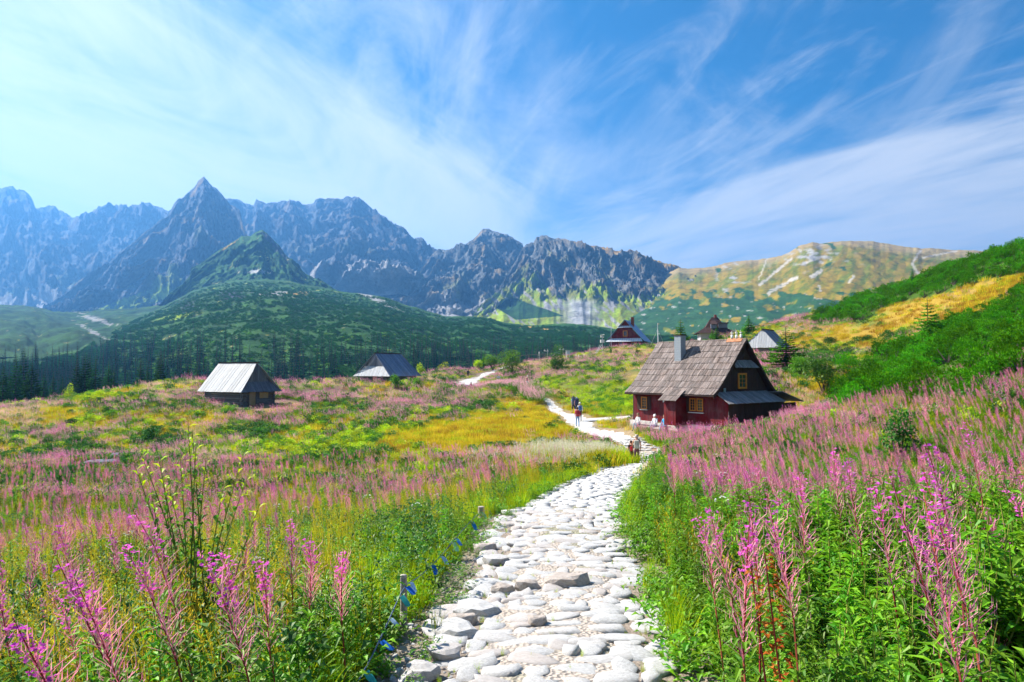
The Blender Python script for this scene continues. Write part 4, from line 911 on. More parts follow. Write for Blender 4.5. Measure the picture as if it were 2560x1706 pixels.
near_sp = [ # px, top, depth, proto, width, label
 (6,908,120,2,1.0,'dark spruce cut by the left edge of the view, behind the crest'),
 (38,880,135,0,.9,'spruce between the edge spruce and the broad one, behind the left crest'),
 (57,866,150,1,.9,'tall thin-topped dark spruce standing at the far left above its neighbours'),
 (78,900,118,2,1.1,'broadest bushy spruce at the far left of the crest'),
 (108,930,122,0,1.0,'short spruce just right of the broad bushy one'),
 (132,925,126,1,.9,'narrow short spruce between the broad one and the gap'),
 (155,938,124,1,1.0,'small spruce in the gap left of the tall cluster'),
 (190,880,130,1,.9,'left spruce of the tall cluster behind the crest'),
 (211,876,128,0,.95,'tallest spruce of the cluster of four behind the crest'),
 (237,884,126,1,1.05,'straight dark spruce on the right of the tall cluster'),
 (222,878,150,1,.8,'thin spruce top showing between two of the tall cluster'),
 (270,898,124,0,.9,'grey-green spruce right of the tall cluster'),
 (283,911,120,1,1.0,'dense dark spruce beside the grey-green one'),
 (317,930,124,1,1.0,'small dark spruce left of the pair of slim ones'),
 (349,888,128,1,.95,'slim pale-topped spruce behind the young trees'),
 (367,910,120,0,.8,'short slim spruce right of the pale-topped one'),
 (401,874,126,1,1.0,'twin-topped dark spruce above the straw-coloured crest'),
 (393,878,129,1,.7,'second narrow top beside the twin-topped dark spruce'),
 (470,908,125,1,.8,'slim spruce between the crest and the sunlit-roofed hut, near its left side'),
 (491,896,127,1,.8,'slim dark spruce just left of the sunlit-roofed hut')]
for px_, tp, d_, pi, wd, lb in near_sp: place_spruce(pi, px_, tp, 1000, d_, lb, 'spruces standing behind the left crest', wd)
young = [(318,960,1018,84,3,1.1,'young fresh green spruce leaning out over the left crest slope'),(345,950,1005,88,3,.9,'middle one of three young green spruces on the left crest'),(377,952,1002,88,3,1.0,'young bright spruce nearest the straw-coloured crest grass'),(205,994,1034,72,3,1.1,'lone tiny spruce on the heath slope at far left')]
for px_, tp, bs_, d_, pi, wd, lb in young: place_spruce(pi, px_, tp, bs_, d_, lb, 'young spruces on the left slope', wd)
others = [(1966,815,928,72,3,1.9,'full green spruce standing beside the grey-roofed hut on the right'),(1872,786,840,150,3,1.5,'dark spruce right of the shingled chalet on the skyline'),(1781,820,852,120,3,1.2,'left young spruce in front of the shingled chalet'),(1792,814,855,116,3,1.4,'right young spruce in front of the shingled chalet'),(1702,796,850,110,3,1.6,'spruce rising behind the chimney of the dark red hut'),(2321,742,857,62,4,1.1,'gaunt open-branched spruce alone on the orange slope'),(2281,668,702,122,3,.9,'lone dark spruce on the skyline of the pine slope'),(1527,864,884,130,3,.9,'small round-topped spruce below the blue-roofed house'),(1592,862,888,125,3,.7,'tiny spruce below the right corner of the blue-roofed house'),(1210,875,905,160,3,1.0,'dark spruce between the bright bushes on the crest'),(2521,628,640,92,3,.8,'dark spruce tip at the top edge of the pine slope'),(1880,880,920,66,3,.7,'thin young spruce directly behind the gable of the dark red hut'),(1940,812,826,170,3,.8,'tiny spruce on the skyline above the grey-roofed hut'),(2042,780,805,150,3,.9,'small spruce at the foot of the upper pine band')]
for px_, tp, bs_, d_, pi, wd, lb in others: place_spruce(pi, px_, tp, bs_, d_, lb, None, wd, False)
# forest at the foot of the hill: 290 single trees, the rest one mass
FM = []
for i in range(4):
    c = MB(); t = MB(); sprucemb(10, 15, 1.5, 6, 1, c, t, 0, 0, ragged=.3, gap=.1); a = c.mesh('crown'); a.materials.append(M_sprf); b = t.mesh('trunk'); b.materials.append(M_bark); FM.append((a, b))
x, y, z = on_mesh(MHX, MHY, MHZ, 8000, 130, 400, 6, 130); px, py = proj(x, y, z)
lim = np.interp(px, [-200, 0, 150, 260, 400, 600, 800, 1000, 1200, 1400, 1600], [835, 845, 845, 865, 885, 893, 896, 893, 888, 880, 875])+fbm(px/60, py/10, 3, 3)*16
k = (rng.random(len(x)) < np.where(py > lim, np.clip(.40+1.6*fbm(x/28, y/28, 3, 71), .05, .9)*.8, .05*sm(py, 800, 860))) & (px > -250) & (px < 1650)
x, y, z, px, py, lim = x[k], y[k], z[k], px[k], py[k], lim[k]
hgt = rng.uniform(.75, 1.5, len(x))*1.1*np.where(py > lim, 1.05, .8)
vis = np.argsort(y/hgt+1e4*((px < 0) | (px > 1500) | (py > 1000)))
for i in vis[:290]:
    o = bpy.data.objects.new('spruce_tree', None); COL.objects.link(o); a, b = FM[int(rng.integers(4))]
    link('crown', a, o); link('trunk', b, o)
    o.location = (x[i], y[i], z[i]-.3); o.scale = (hgt[i]*rng.uniform(.85, 1.2),)*2+(hgt[i]*1.1,); o.rotation_euler = (0, 0, rng.uniform(0, 6))
    tag(o, 'dark spruce in the forest at the foot of the scrub hill', 'spruce', 'spruces of the valley forest')
r_ = vis[290:]
scatter('forest', 'sprucefar', np.stack([x[r_], y[r_], z[r_]-.3], 1), hgt[r_], rng.uniform(0, 6, len(r_)), 'far dark spruce forest on the lower hill')
# lighter rowans and willows dotted over the hill, and a thin stand of trees higher up
x, y, z = on_mesh(MHX, MHY, MHZ, 900, 130, 400, 10, 110); px, py = proj(x, y, z); k = (py > 825) & (px > -250) & (fbm(x/50, y/50, 3, 61) > -.05); x, y, z = x[k], y[k], z[k]
scatter('shrubbery', 'fbush', np.stack([x, y, z], 1), rng.uniform(2, 4.5, len(x)), rng.uniform(0, 6, len(x)), 'paler green rowan and willow scrub dotted over the long hill')
# broad-leaved bushes
def bush_thing(px_, pyb, d_, w_, h_, n_, mat, label, cat='bush', name='bush', lobes=6, sz=.09):
    c = MB(); t = MB(); random.seed(int(px_*7+pyb)); L_ = []
    for i in range(lobes): L_.append((random.uniform(-.5, .5)*w_*.62, random.uniform(-.5, .5)*w_*.5, h_*random.uniform(.16, .72), random.uniform(.28, .44)))
    L_.append((0, 0, h_*.72, .36))
    for k_ in range(n_):
        lx_, ly_, lz_, lr_ = random.choice(L_); d = rdir(math.asin(random.uniform(-.7, 1))); q = random.uniform(.6, 1.08)
        p = Vector((lx_+d.x*lr_*w_*.62*q, ly_+d.y*lr_*w_*.62*q, max(.05, lz_+d.z*lr_*h_*.75*q))); s1 = sz*random.uniform(.7, 1.4)
        leaf(c, p, d+rdir(random.uniform(-1, 1))*.9, s1*1.6, s1, 0, .2, 1)
    for i in range(6):
        lx_, ly_, lz_, lr_ = L_[i % len(L_)]; t.path([(0, 0, -.1), (lx_*.5, ly_*.5, lz_*.5), (lx_, ly_, lz_)], [.06*h_/3, .04*h_/3, .015], 5)
    p = P(px_, pyb, d_); h0_ = hit(px_, pyb, d_*.5, d_*1.8)
    if abs(h0_.z-gz(h0_.x, h0_.y)) < 1.0: p = h0_
    r = empty(name, (p.x, p.y, gz(p.x, p.y)-.05), 0, label=label, cat=cat); r.scale = (p.y/d_,)*3
    c.build('foliage', mat, r); t.build('stem', M_bark, r); return r
bush_thing(1284,938,135,7.0,5.0,3200,M_bush,'large round bright green bush on the crest, in the middle', sz=.17)
bush_thing(1395,926,140,5.6,5.2,2800,leafmat('bush_leaf_deep',(.03,.12,.012),(.09,.24,.02),.4,.2),'dark green round bush right of the bright one, below the weather instruments', sz=.17)
bush_thing(1232,914,150,4.4,3.4,1500,M_bush,'green bush left of the large bright bush', sz=.17)
bush_thing(1114,925,158,3.6,3.0,1200,M_lime,'yellow-green bush at the left end of the crest bushes', sz=.16)
bush_thing(1140,922,160,3.0,2.0,800,M_bush,'low green bush next to the yellow-green one', sz=.16)
bush_thing(1199,915,152,2.6,2.4,800,M_lime,'small pale bush against the dark spruce on the crest', sz=.15)
bush_thing(1050,940,118,1.9,2.3,700,M_lime,'slender yellow-green sapling right of the far grey hut','sapling','sapling', sz=.12)
bush_thing(987,972,92,1.5,2.0,900,M_bush,'leafy green bush in front of the right corner of the far grey hut', sz=.1)
bush_thing(1043,972,96,1.5,1.6,700,M_bush,'bright bush right of the far grey hut in the heather', sz=.1)
bush_thing(175,1000,100,1.5,2.6,500,M_lime,'thin yellow-leaved sapling before the spruce cluster','sapling','sapling', sz=.1)
bush_thing(2060,985,52,3.4,2.9,3200,leafmat('bush_leaf_dull',(.035,.12,.012),(.11,.22,.02),.35,.2),'rounded dull green bush at the left end of the pine thicket', sz=.1)
bush_thing(2000,945,60,2.6,1.9,1600,M_bush,'low spreading green bush behind the dark red hut', sz=.1)
bush_thing(1900,915,66,1.3,.9,600,M_leafd,'dark low round bush in the heather behind the gable', sz=.08)
bush_thing(1930,950,58,2.2,.9,1200,M_leafd,'dark spreading bush right of the dark red hut', sz=.08)
bush_thing(2250,1170,15.5,1.1,1.45,1500,M_leafd,'dark green leafy bush rising out of the fireweed on the right', sz=.045)
bush_thing(370,1112,47,1.3,1.5,900,M_leafd,'dark little bush beside the boulders on the left slope', sz=.08)
for i_, (px_, py_, d_, w_) in enumerate(((90,1075,60,2.2),(180,1060,66,2.0),(480,1040,66,2.4),(850,930,97,2.6),(1500,925,110,2.6),(2080,850,95,3.0),(2200,900,70,2.2),(2170,845,90,2.4))):
    bush_thing(px_, py_+8, d_, w_, .8, 900, (M_bush, M_leafd)[i_ % 2], ('low green scrub patch near the left edge of the heath','green scrub patch below the young spruces','dark scrub patch left of the sunlit-roofed hut','green scrub in front of the far grey hut','dark scrub patch uphill of the path fork','green scrub right of the grey-roofed hut','dark scrub patch beside the lone gaunt spruce','green scrub patch up the orange slope')[i_], sz=.1)
# ------------------------------------------------------------------ buildings
M_shing = wood('weathered_shingle', (.055, .038, .032), (.30, .245, .22), 'y', .85, .36, .5)
M_shingx = wood('weathered_shingle_x', (.13, .11, .11), (.36, .34, .34), 'x', .85, .25, 1.3)
M_red = wood('dark_red_boards', (.09, .008, .012), (.20, .018, .022), 'y', .7, .18)
M_dark = wood('tarred_boards', (.035, .018, .014), (.075, .035, .028), 'x', .8, .18)  # darker brown boards for gable, lean-to front, sheds and trim
M_darky = wood('dark_boards_y', (.035, .018, .014), (.075, .035, .028), 'y', .8, .18)
M_orange = plain('orange_window_paint', (.62, .22, .03), .5, .12, 8)
M_glass = plain('window_glass', (.03, .035, .045), .08, .1, 2, .8, 0, 0)
M_white = plain('whitewash', (.72, .71, .68), .85, .15, 9)
M_conc = plain('concrete_block', (.30, .335, .37), .85, .12, 12)
M_plinth = plain('plinth_stone', (.62, .60, .56), .9, .25, 5, bump=.6)
M_silver = wood('silver_boards', (.26, .27, .28), (.50, .50, .49), 'y', .7, .12, .9)  # roof boards with the sunlight put into their colour
M_pale_sunlit = wood('pale_and_sunlit_boards_x', (.30, .31, .33), (.56, .56, .56), 'x', .7, .12, .9)  # sunlit tone painted into skirt and hipped end; plain pale boards on the chalet
M_slate = wood('grey_blue_boards', (.075, .085, .11), (.20, .21, .25), 'x', .75, .25)  # blue shade painted into skirt and gable ends; plain grey on the dormers
M_grey_shaded_y = wood('grey_and_shaded_boards_y', (.10, .125, .18), (.25, .29, .38), 'y', .75, .25)  # blue shade painted into long roof slopes; plain grey on shed roof and deck
M_log = wood('grey_logs', (.10, .09, .085), (.27, .25, .23), 'z', .85, .25)
M_brick = plain('brick', (.28, .08, .05), .9, .3, 9)
M_tin = plain('tin', (.35, .36, .38), .35, .2, 8, .5, .6)
M_bluem = plain('blue_sheet_metal', (.14, .28, .48), .45, .15, 1.5, .5, .1)
M_whm = plain('pale_sheet_metal', (.62, .66, .70), .45, .08, 2, .5, .1)
M_door = wood('pale_door', (.34, .22, .10), (.48, .33, .17), 'l', .7, .1)
M_honey = wood('honey_boards', (.30, .17, .06), (.46, .28, .11), 'z', .7, .2)
def part(mb, name, mats, parent, label=None, smooth=False):
    o = mb.build(name, mats, parent, smooth)
    if label: o['label'] = label
    return o
def quadpt(q, s_, t_):                      # q: eaveA, eaveB, ridgeB, ridgeA
    a, b, c, d = [Vector(p) for p in q]; e = a.lerp(b, s_); r = d.lerp(c, s_); return e.lerp(r, t_)
def board_slope(parent, q, n, th, mat, name='roof_board', jit=.02, lift=.0):
    """one board per strip from eave to ridge, cut square to the hips"""
    a, b, c, d = [Vector(p) for p in q]; nrm = (b-a).cross(d-a).normalized(); L_ = (b-a).length; u_ = (b-a)/L_
    sa = (d-a).dot(u_)/L_; sb = 1-(c-a).dot(u_)/L_; up = (d-a)-u_*(d-a).dot(u_)
    def top(s_):
        t_ = 1.0
        if sa > .002: t_ = min(t_, s_/sa)
        if sb > .002: t_ = min(t_, (1-s_)/sb)
        return max(t_, 0)
    neg = -sa if sa < -.002 else 0
    for i in range(n):
        s0, s1 = i/n, (i+1)/n; g = .04/n; s0 += g; s1 -= g; j = random.uniform(-jit, jit)/up.length; h_ = th*random.uniform(.8, 1.5)
        pts_ = [a+u_*L_*s0+up*(-.0+j), a+u_*L_*s1+up*j, a+u_*L_*s1+up*max(top(s1), .02), a+u_*L_*s0+up*max(top(s0), .02)]
        m = MB(); lo_ = [p+nrm*lift for p in pts_]; m.hexa(lo_+[p+nrm*h_ for p in lo_]); m.build(name, mat, parent)
def window(parent, x, y, z, w, h, face, mat=None, nx=2, ny=3, rev=.05, fw=.07, label=None):
    """face: '-x' (wall x=const) or '-y' (wall y=const); (x, y) is the lower near corner along the wall"""
    def bx(mb, a0, a1, z0, z1, o0, o1):
        if face == '-y': mb.box(x+a0, x+a1, y-o1, y-o0, z+z0, z+z1)
        else: mb.box(x-o1, x-o0, y+a0, y+a1, z+z0, z+z1)
    m = MB(); bx(m, 0, w, 0, fw, 0, rev); bx(m, 0, w, h-fw, h, 0, rev); bx(m, 0, fw, fw, h-fw, 0, rev); bx(m, w-fw, w, fw, h-fw, 0, rev)
    fr = part(m, 'window', mat or M_orange, parent, label)
    m = MB(); bx(m, fw, w-fw, fw, h-fw, .004, .012); part(m, 'pane', M_glass, fr)
    m = MB()
    for i in range(1, nx): c = fw+(w-2*fw)*i/nx; bx(m, c-.012, c+.012, fw, h-fw, .014, .034)
    for i in range(1, ny): c = fw+(h-2*fw)*i/ny; bx(m, fw, w-fw, c-.012, c+.012, .0145, .0335)
    if nx*ny > 1: part(m, 'glazing_bar', mat or M_orange, fr)
    return fr
# ---- the dark red hut
HU = Vector((-.618, .789, 0)); HV = Vector((.789, .618, 0))
H0 = Vector((13.35, 45.2, -3.72)); RZ = math.atan2(HV.y, HV.x)
hut = empty('mountain_hut', H0, RZ, label='dark red wooden hut with a steep shingled roof and concrete chimney beside the path', cat='hut')
WD, LN, EZ, RGZ = 6.4, 7.0, 2.15, 5.82        # width across gable, length, eave height, ridge height
XM = WD/2; OV = .38
# boarded eave wall (x = 0): each board a part
nb_ = 26
for i in range(nb_):
    y0, y1 = LN*i/nb_, LN*(i+1)/nb_; m = MB(); m.box(0-random.uniform(0, .012), .06, y0+.006, y1-.006, 0.0, EZ); m.build('wall_board', M_red, hut)
m = MB(); m.box(.06, WD, 0.05, LN, 0, EZ); part(m, 'wall', M_red, hut)
m = MB(); m.add([(0, .0, EZ), (WD, 0, EZ), (XM, 0, RGZ-.12), (0, .12, EZ), (WD, .12, EZ), (XM, .12, RGZ-.12)], [(0, 1, 2), (3, 5, 4), (0, 3, 4, 1), (1, 4, 5, 2), (2, 5, 3, 0)]); part(m, 'gable_backing', M_dark, hut)
for i in range(30):                            # vertical gable boards
    x0, x1 = WD*i/30+.008, WD*(i+1)/30-.008; f = lambda x: EZ+(RGZ-.16-EZ)*(1-abs(x-XM)/XM); z0, z1 = f(x0), f(x1)
    if max(z0, z1) < EZ+.08: continue
    m = MB(); m.hexa([(x0, -.03-random.uniform(0, .012), EZ-.3), (x1, -.03, EZ-.3), (x1, 0, EZ-.3), (x0, 0, EZ-.3), (x0, -.03, z0), (x1, -.03, z1), (x1, 0, z1), (x0, 0, z0)]); m.build('gable_board', M_dark, hut)
m = MB(); m.box(WD*0, WD, LN, LN+.1, 0, EZ+.2); m.add([(0, LN+.1, EZ), (WD, LN+.1, EZ), (XM, LN+.1, RGZ-.12), (0, LN, EZ), (WD, LN, EZ), (XM, LN, RGZ-.12)], [(0, 2, 1), (3, 4, 5)]); part(m, 'back_wall', M_dark, hut)
# plinth of whitewashed stones
m = MB()
for i in range(17): y0 = -1.2+i*.5; m.box(-.10-random.uniform(0, .12), .02, y0+.02, y0+.47, -.5, -.02+random.uniform(-.06, .06))
part(m, 'plinth', M_plinth, hut)
# lean-to storey standing proud of the gable, with its own skirt roof
EXT = 1.05
for i in range(5):
    y0, y1 = -EXT+EXT*i/5, -EXT+EXT*(i+1)/5; m = MB(); m.box(-.008-random.uniform(0, .01), .05, y0+.006, y1-.006, -.02, EZ-.52+.5*(i+.5)/5); m.build('wall_board', M_red, hut)
for i in range(27):
    x0, x1 = .05+(WD+.3)*i/27, .05+(WD+.3)*(i+1)/27; m = MB(); m.box(x0+.006, x1-.006, -EXT-random.uniform(0, .014), -EXT+.05, -.05, EZ-.55); m.build('wall_board', M_dark, hut)
m = MB(); m.box(.05, WD+.33, -EXT+.05, .04, -.05, EZ-.62); part(m, 'lean_to', M_dark, hut)
sk = empty('skirt_roof', (0, 0, 0)); sk.parent = hut
board_slope(sk, [(-.25, -EXT-.28, EZ-.66), (WD+.15, -EXT-.28, EZ-.66), (WD-.15, .0, EZ+.08), (-.02, .0, EZ+.08)], 30, .03, M_shingx, 'shingle')
# main roof: courses of shingles over a deck
RL0, RL1 = -.42, LN+.35
def slope_pt(y, t_, side=0):                 # t 0 at eave, 1 at ridge; bell-cast foot
    xs = [-OV-.25, .25, XM]; zs = [EZ-.12, EZ+.52, RGZ]; tt = [0, .16, 1]
    x_ = np.interp(t_, tt, xs); z_ = np.interp(t_, tt, zs)
    return Vector((x_ if not side else WD-x_, y, z_))
rf_ = empty('roof', (0, 0, 0)); rf_.parent = hut
for side in (0, 1):
    m = MB()
    for t0, t1 in ((0, .16), (.16, 1)):
        q = [slope_pt(RL0, t0, side), slope_pt(RL1, t0, side), slope_pt(RL1, t1, side), slope_pt(RL0, t1, side)]
        if side == 0: q = [q[1], q[0], q[3], q[2]]
        m.slab([p-Vector((0, 0, .10)) for p in q], .07)
    part(m, 'roof_deck', M_darky, rf_)
nrow = 9; ncol = 58; ST = MB(); cnt = 0
for r_i in range(nrow):
    t0, t1 = r_i/nrow, (r_i+1)/nrow+.02; off = random.uniform(0, .5); yy = RL0-.02; k_ = 0
    edges = [RL0]; 
    while edges[-1] < RL1-.12: edges.append(min(RL1, edges[-1]+(RL1-RL0)/ncol*random.uniform(.75, 1.25)))
    edges[-1] = RL1
    for e0, e1 in zip(edges[:-1], edges[1:]):
        j = random.uniform(-.035, .02); t0j = t0+j/5
        a = slope_pt(e0+.006, t0j); b = slope_pt(e1-.006, t0j); c = slope_pt(e1-.006, min(t1, 1)); d = slope_pt(e0+.006, min(t1, 1))
        if r_i == 1: pass
        nrm = (d-a).cross(b-a).normalized(); nrm = nrm if nrm.z > 0 else -nrm
        lo_ = [a+nrm*.035, b+nrm*.035, c-nrm*.0, d-nrm*.0]; th = random.uniform(.022, .04)
        m = MB(); m.hexa([lo_[1], lo_[0], lo_[3], lo_[2]]+[p+nrm*th for p in (lo_[1], lo_[0], lo_[3], lo_[2])])
        cnt += 1
        if cnt <= 296: m.build('shingle', M_shing, rf_)
        else: ST.add(m.v, m.f)
        k_ += 1
if ST.v: o = part(ST, 'shingle_field', M_shing, rf_); o['kind'] = 'stuff'
m = MB()
for r_i in range(nrow):
    for k_ in range(24):
        y0, y1 = RL0+(RL1-RL0)*k_/24, RL0+(RL1-RL0)*(k_+1)/24; a, b = slope_pt(y0+.01, r_i/nrow, 1), slope_pt(y1-.01, r_i/nrow, 1); c, d = slope_pt(y1-.01, min(1, (r_i+1.1)/nrow), 1), slope_pt(y0+.01, min(1, (r_i+1.1)/nrow), 1)
        m.slab([a+Vector((0, 0, .03)), b+Vector((0, 0, .03)), c, d], .03)
o = part(m, 'back_shingles', M_shing, rf_)
o['kind'] = 'stuff'
m = MB(); m.hexa([(XM-.10, RL0, RGZ-.02), (XM+.10, RL0, RGZ-.06), (XM+.10, RL1, RGZ-.06), (XM-.10, RL1, RGZ-.02), (XM-.05, RL0, RGZ+.06), (XM+.05, RL0, RGZ+.06), (XM+.05, RL1, RGZ+.06), (XM-.05, RL1, RGZ+.06)]); part(m, 'ridge_board', M_shing, rf_)
for side in (0, 1):                            # barge boards
    m = MB()
    for t0, t1 in ((0, .16), (.16, 1)):
        a = slope_pt(RL0, t0, side); b = slope_pt(RL0, t1, side); d_ = Vector((0, 0, -.2)); m.hexa([a+d_, a+d_+Vector((0, .04, 0)), b+d_+Vector((0, .04, 0)), b+d_, a+Vector((0, -.002, -.01)), a+Vector((0, .04, -.01)), b+Vector((0, .04, -.01)), b+Vector((0, -.002, -.01))])
    part(m, 'barge_board', M_darky, rf_)
# pent roof high on the gable
pr = empty('pent_roof', (0, 0, 0)); pr.parent = hut
zc = 3.86
board_slope(pr, [(XM-1.42, -.46, zc), (XM+1.42, -.46, zc), (XM+1.12, -.035, zc+.52), (XM-1.12, -.035, zc+.52)], 14, .025, M_shingx, 'shingle')
window(hut, 2.62, -.045, 2.42, 1.02, 1.08, '-y', None, 2, 3, .06, .13, 'orange-framed attic window in the dark gable')
window(hut, -.012, .86, .93, .50, .86, '-x', None, 2, 4, .06, .07, 'orange window nearest the gable corner')
window(hut, -.012, 1.46, .93, .50, .86, '-x', None, 2, 4, .06, .07, 'orange window beside the porch')
window(hut, -.012, 5.72, .86, .54, .90, '-x', None, 2, 4, .06, .07, 'orange window between open black shutters')
for y0 in (5.34, 6.30): m = MB(); m.box(-.075, -.03, y0, y0+.33, .84, 1.80); part(m, 'shutter', M_darky, hut)
m = MB(); m.box(-.07, -.025, 2.0, 2.2, .80, 1.84); part(m, 'shutter', M_darky, hut)
for y0, w_ in ((.80, 1.22), (5.66, .66)): m = MB(); m.box(-.14, -.015, y0, y0+w_, .80, .845 if y0 < 1 else .84); part(m, 'window_sill', M_white, hut)
# porch
for i in range(5): m = MB(); m.box(-1.14-random.uniform(0, .01), -1.10, 2.27+.2*i, 2.46+.2*i, -.05, EZ-.62); m.build('porch_board', M_red, hut)
m = MB(); m.box(-1.10, -.02, 2.27, 3.26, -.05, EZ-.34); part(m, 'porch', M_red, hut)
pr2 = empty('porch_roof', (0, 0, 0)); pr2.parent = hut
for r_i in range(2):
    for i in range(10):
        y0, y1 = 2.02+1.5*i/10, 2.02+1.5*(i+1)/10; f = lambda x: EZ+.02+(x+.62)*.70; xa, xb = (-1.45, -.95) if r_i == 0 else (-.98, -.42); dz = .03*(1-r_i)
        m = MB(); z0, z1 = f(xa)+.03, f(xb)+.0; m.hexa([(xa, y0+.005, z0), (xb, y0+.005, z1), (xb, y1-.005, z1), (xa, y1-.005, z0), (xa, y0+.005, z0+.035), (xb, y0+.005, z1+.035), (xb, y1-.005, z1+.035), (xa, y1-.005, z0+.035)]); m.build('shingle', M_shing, pr2)
m = MB(); m.box(-.06, -.03, 3.62, 4.25, 1.42, 1.72); m.add([(-.06, 3.62, 1.60), (-.06, 3.30, 1.66), (-.06, 3.62, 1.72), (-.03, 3.62, 1.60), (-.03, 3.30, 1.66), (-.03, 3.62, 1.72)], [(0, 1, 2), (3, 5, 4)]); 
m.box(-.06, -.03, 3.9, 4.32, 1.74, 1.86)
for q in range(2): pass
part(m, 'sign_board', M_white, hut, 'white arrow-shaped notice board on the red wall')
m = MB(); m.box(.98, 1.22, -.075, -.045, 2.62-.42, 2.92-.42); part(m, 'plaque', M_conc, hut, 'small white plaque on the dark gable')
m = MB(); m.box(.9+.35, .9+.7, -.062, -.05, 2.22-.5, 2.3-.5)
m = MB(); m.tube((-.03, 3.36, .1), (-.03, 3.36, 2.0), .03, .03, 6); part(m, 'downpipe', M_tin, hut)
# chimney of concrete blocks
ch = empty('chimney', (0, 0, 0)); ch.parent = hut
CXc, CYc, cw, cd = 2.05, 4.35, .29, .29
for k_ in range(11):
    z0 = 4.30+.175*k_; z1 = z0+.165
    for hf in (0, 1):
        o_ = .0; x0 = CXc-cw; m = MB()
        if k_ % 2 == 0: m.box(x0, x0+cw*2, CYc-cd+hf*cd+.004, CYc+hf*cd-.004, z0, z1)
        else: m.box(x0+hf*cw+.004, x0+hf*cw+cw-.004, CYc-cd, CYc+cd, z0, z1)
        m.build('block', M_conc, ch)
m = MB(); m.box(CXc-cw+.01, CXc+cw-.01, CYc-cd+.01, CYc+cd-.01, 4.25, 6.22); part(m, 'mortar_core', plain('mortar', (.25, .26, .27), .9), ch)
m = MB(); m.box(CXc-cw-.05, CXc+cw+.05, CYc-cd-.05, CYc+cd+.05, 6.22, 6.27); part(m, 'chimney_cap', M_dark, ch)
m = MB(); m.box(CXc-cw-.5, CXc-cw+.02, CYc-cd-.15, CYc+cd+.15, 3.98, 4.36); 
m = MB(); a_ = slope_pt(0, .47); m.slab([(1.25, CYc-.5, 3.66), (1.25, CYc+.5, 3.66), (1.62, CYc+.42, 4.1), (1.62, CYc-.42, 4.1)][::-1], .05); part(m, 'flashing', M_tin, ch)
# three white vent pots on the ridge over a tin saddle
m = MB(); m.slab([(XM-.24, RL0+.3, RGZ-.16), (XM-.24, RL0+1.5, RGZ-.16), (XM, RL0+1.5, RGZ+.10), (XM, RL0+.3, RGZ+.10)][::-1], .02); part(m, 'ridge_saddle', plain('rust', (.40, .17, .08), .8, .3), hut)
for k_ in range(3):
    y_ = RL0+.45+.36*k_; m = MB(); m.tube((XM, y_, RGZ+.02), (XM, y_, RGZ+.34), .085, .085, 10); m.tube((XM, y_, RGZ+.38), (XM, y_, RGZ+.50), .04, .10, 10); m.tube((XM, y_, RGZ+.34), (XM, y_, RGZ+.38), .02, .02, 5); m.tube((XM-.08, y_, RGZ+.5), (XM, y_+.02, RGZ+.62), .012, .012, 4); m.tube((XM+.08, y_, RGZ+.5), (XM, y_+.02, RGZ+.62), .012, .012, 4); part(m, 'vent_pot', M_white, hut, None, True)
# shed at the far end of the gable
m = MB(); m.box(WD+.28, WD+2.05, -.95, 1.3, -.3, 1.30); part(m, 'shed', M_dark, hut)
for i in range(9): x0 = WD+.30+i*.19; m = MB(); m.box(x0, x0+.18, -.99-random.uniform(0, .01), -.955, -.3, 1.38); m.build('shed_board', M_dark, hut)
sr = empty('shed_roof', (0, 0, 0)); sr.parent = hut
for i in range(11):
    y0 = -1.35+i*.27; m = MB(); m.hexa([(WD-.35, y0, EZ+.02), (WD-.35, y0+.265, EZ+.02), (WD+2.45, y0+.265, EZ-.72), (WD+2.45, y0, EZ-.72), (WD-.35, y0, EZ+.06), (WD-.35, y0+.265, EZ+.06), (WD+2.45, y0+.265, EZ-.68), (WD+2.45, y0, EZ-.68)]); m.build('roof_board', M_grey_shaded_y, sr)
# woodpile in front of the shed: stacked split logs under pale slabs
wp = empty('woodpile', H0+HV*6.3-HU*2.6+Vector((0, 0, .25)), RZ, label='stack of split firewood under pale slabs beside the dark red hut', cat='woodpile')
for r_i in range(4):
    for k_ in range(11):
        m = MB(); x_ = -1.0+k_*.20+.1*(r_i % 2); z_ = -.1+r_i*.17; m.tube((x_, random.uniform(-.3, -.22), z_), (x_, .25, z_+.01), .095, .095, 7); m.build('log', M_honey if random.random() < .4 else M_log, wp)
for k_ in range(6): m = MB(); x_ = -1.05+k_*.4; m.slab([(x_, -.35, .58+random.uniform(-.02, .05)), (x_+.43, -.35, .6), (x_+.43, .3, .66), (x_, .3, .62)], .05); m.build('cover_slab', M_plinth, wp)
m = MB(); q0 = H0+HV*3.9-HU*1.9; m.tube((0, 0, 0), (0, 0, .7), .26, .28, 12); m.tube((0, 0, .7), (0, 0, .73), .30, .30, 12); o = m.build('barrel', M_dark, None, True); o.location = (q0.x, q0.y, gz(q0.x, q0.y)); tag(o, 'dark barrel standing against the shaded side of the red hut', 'barrel')
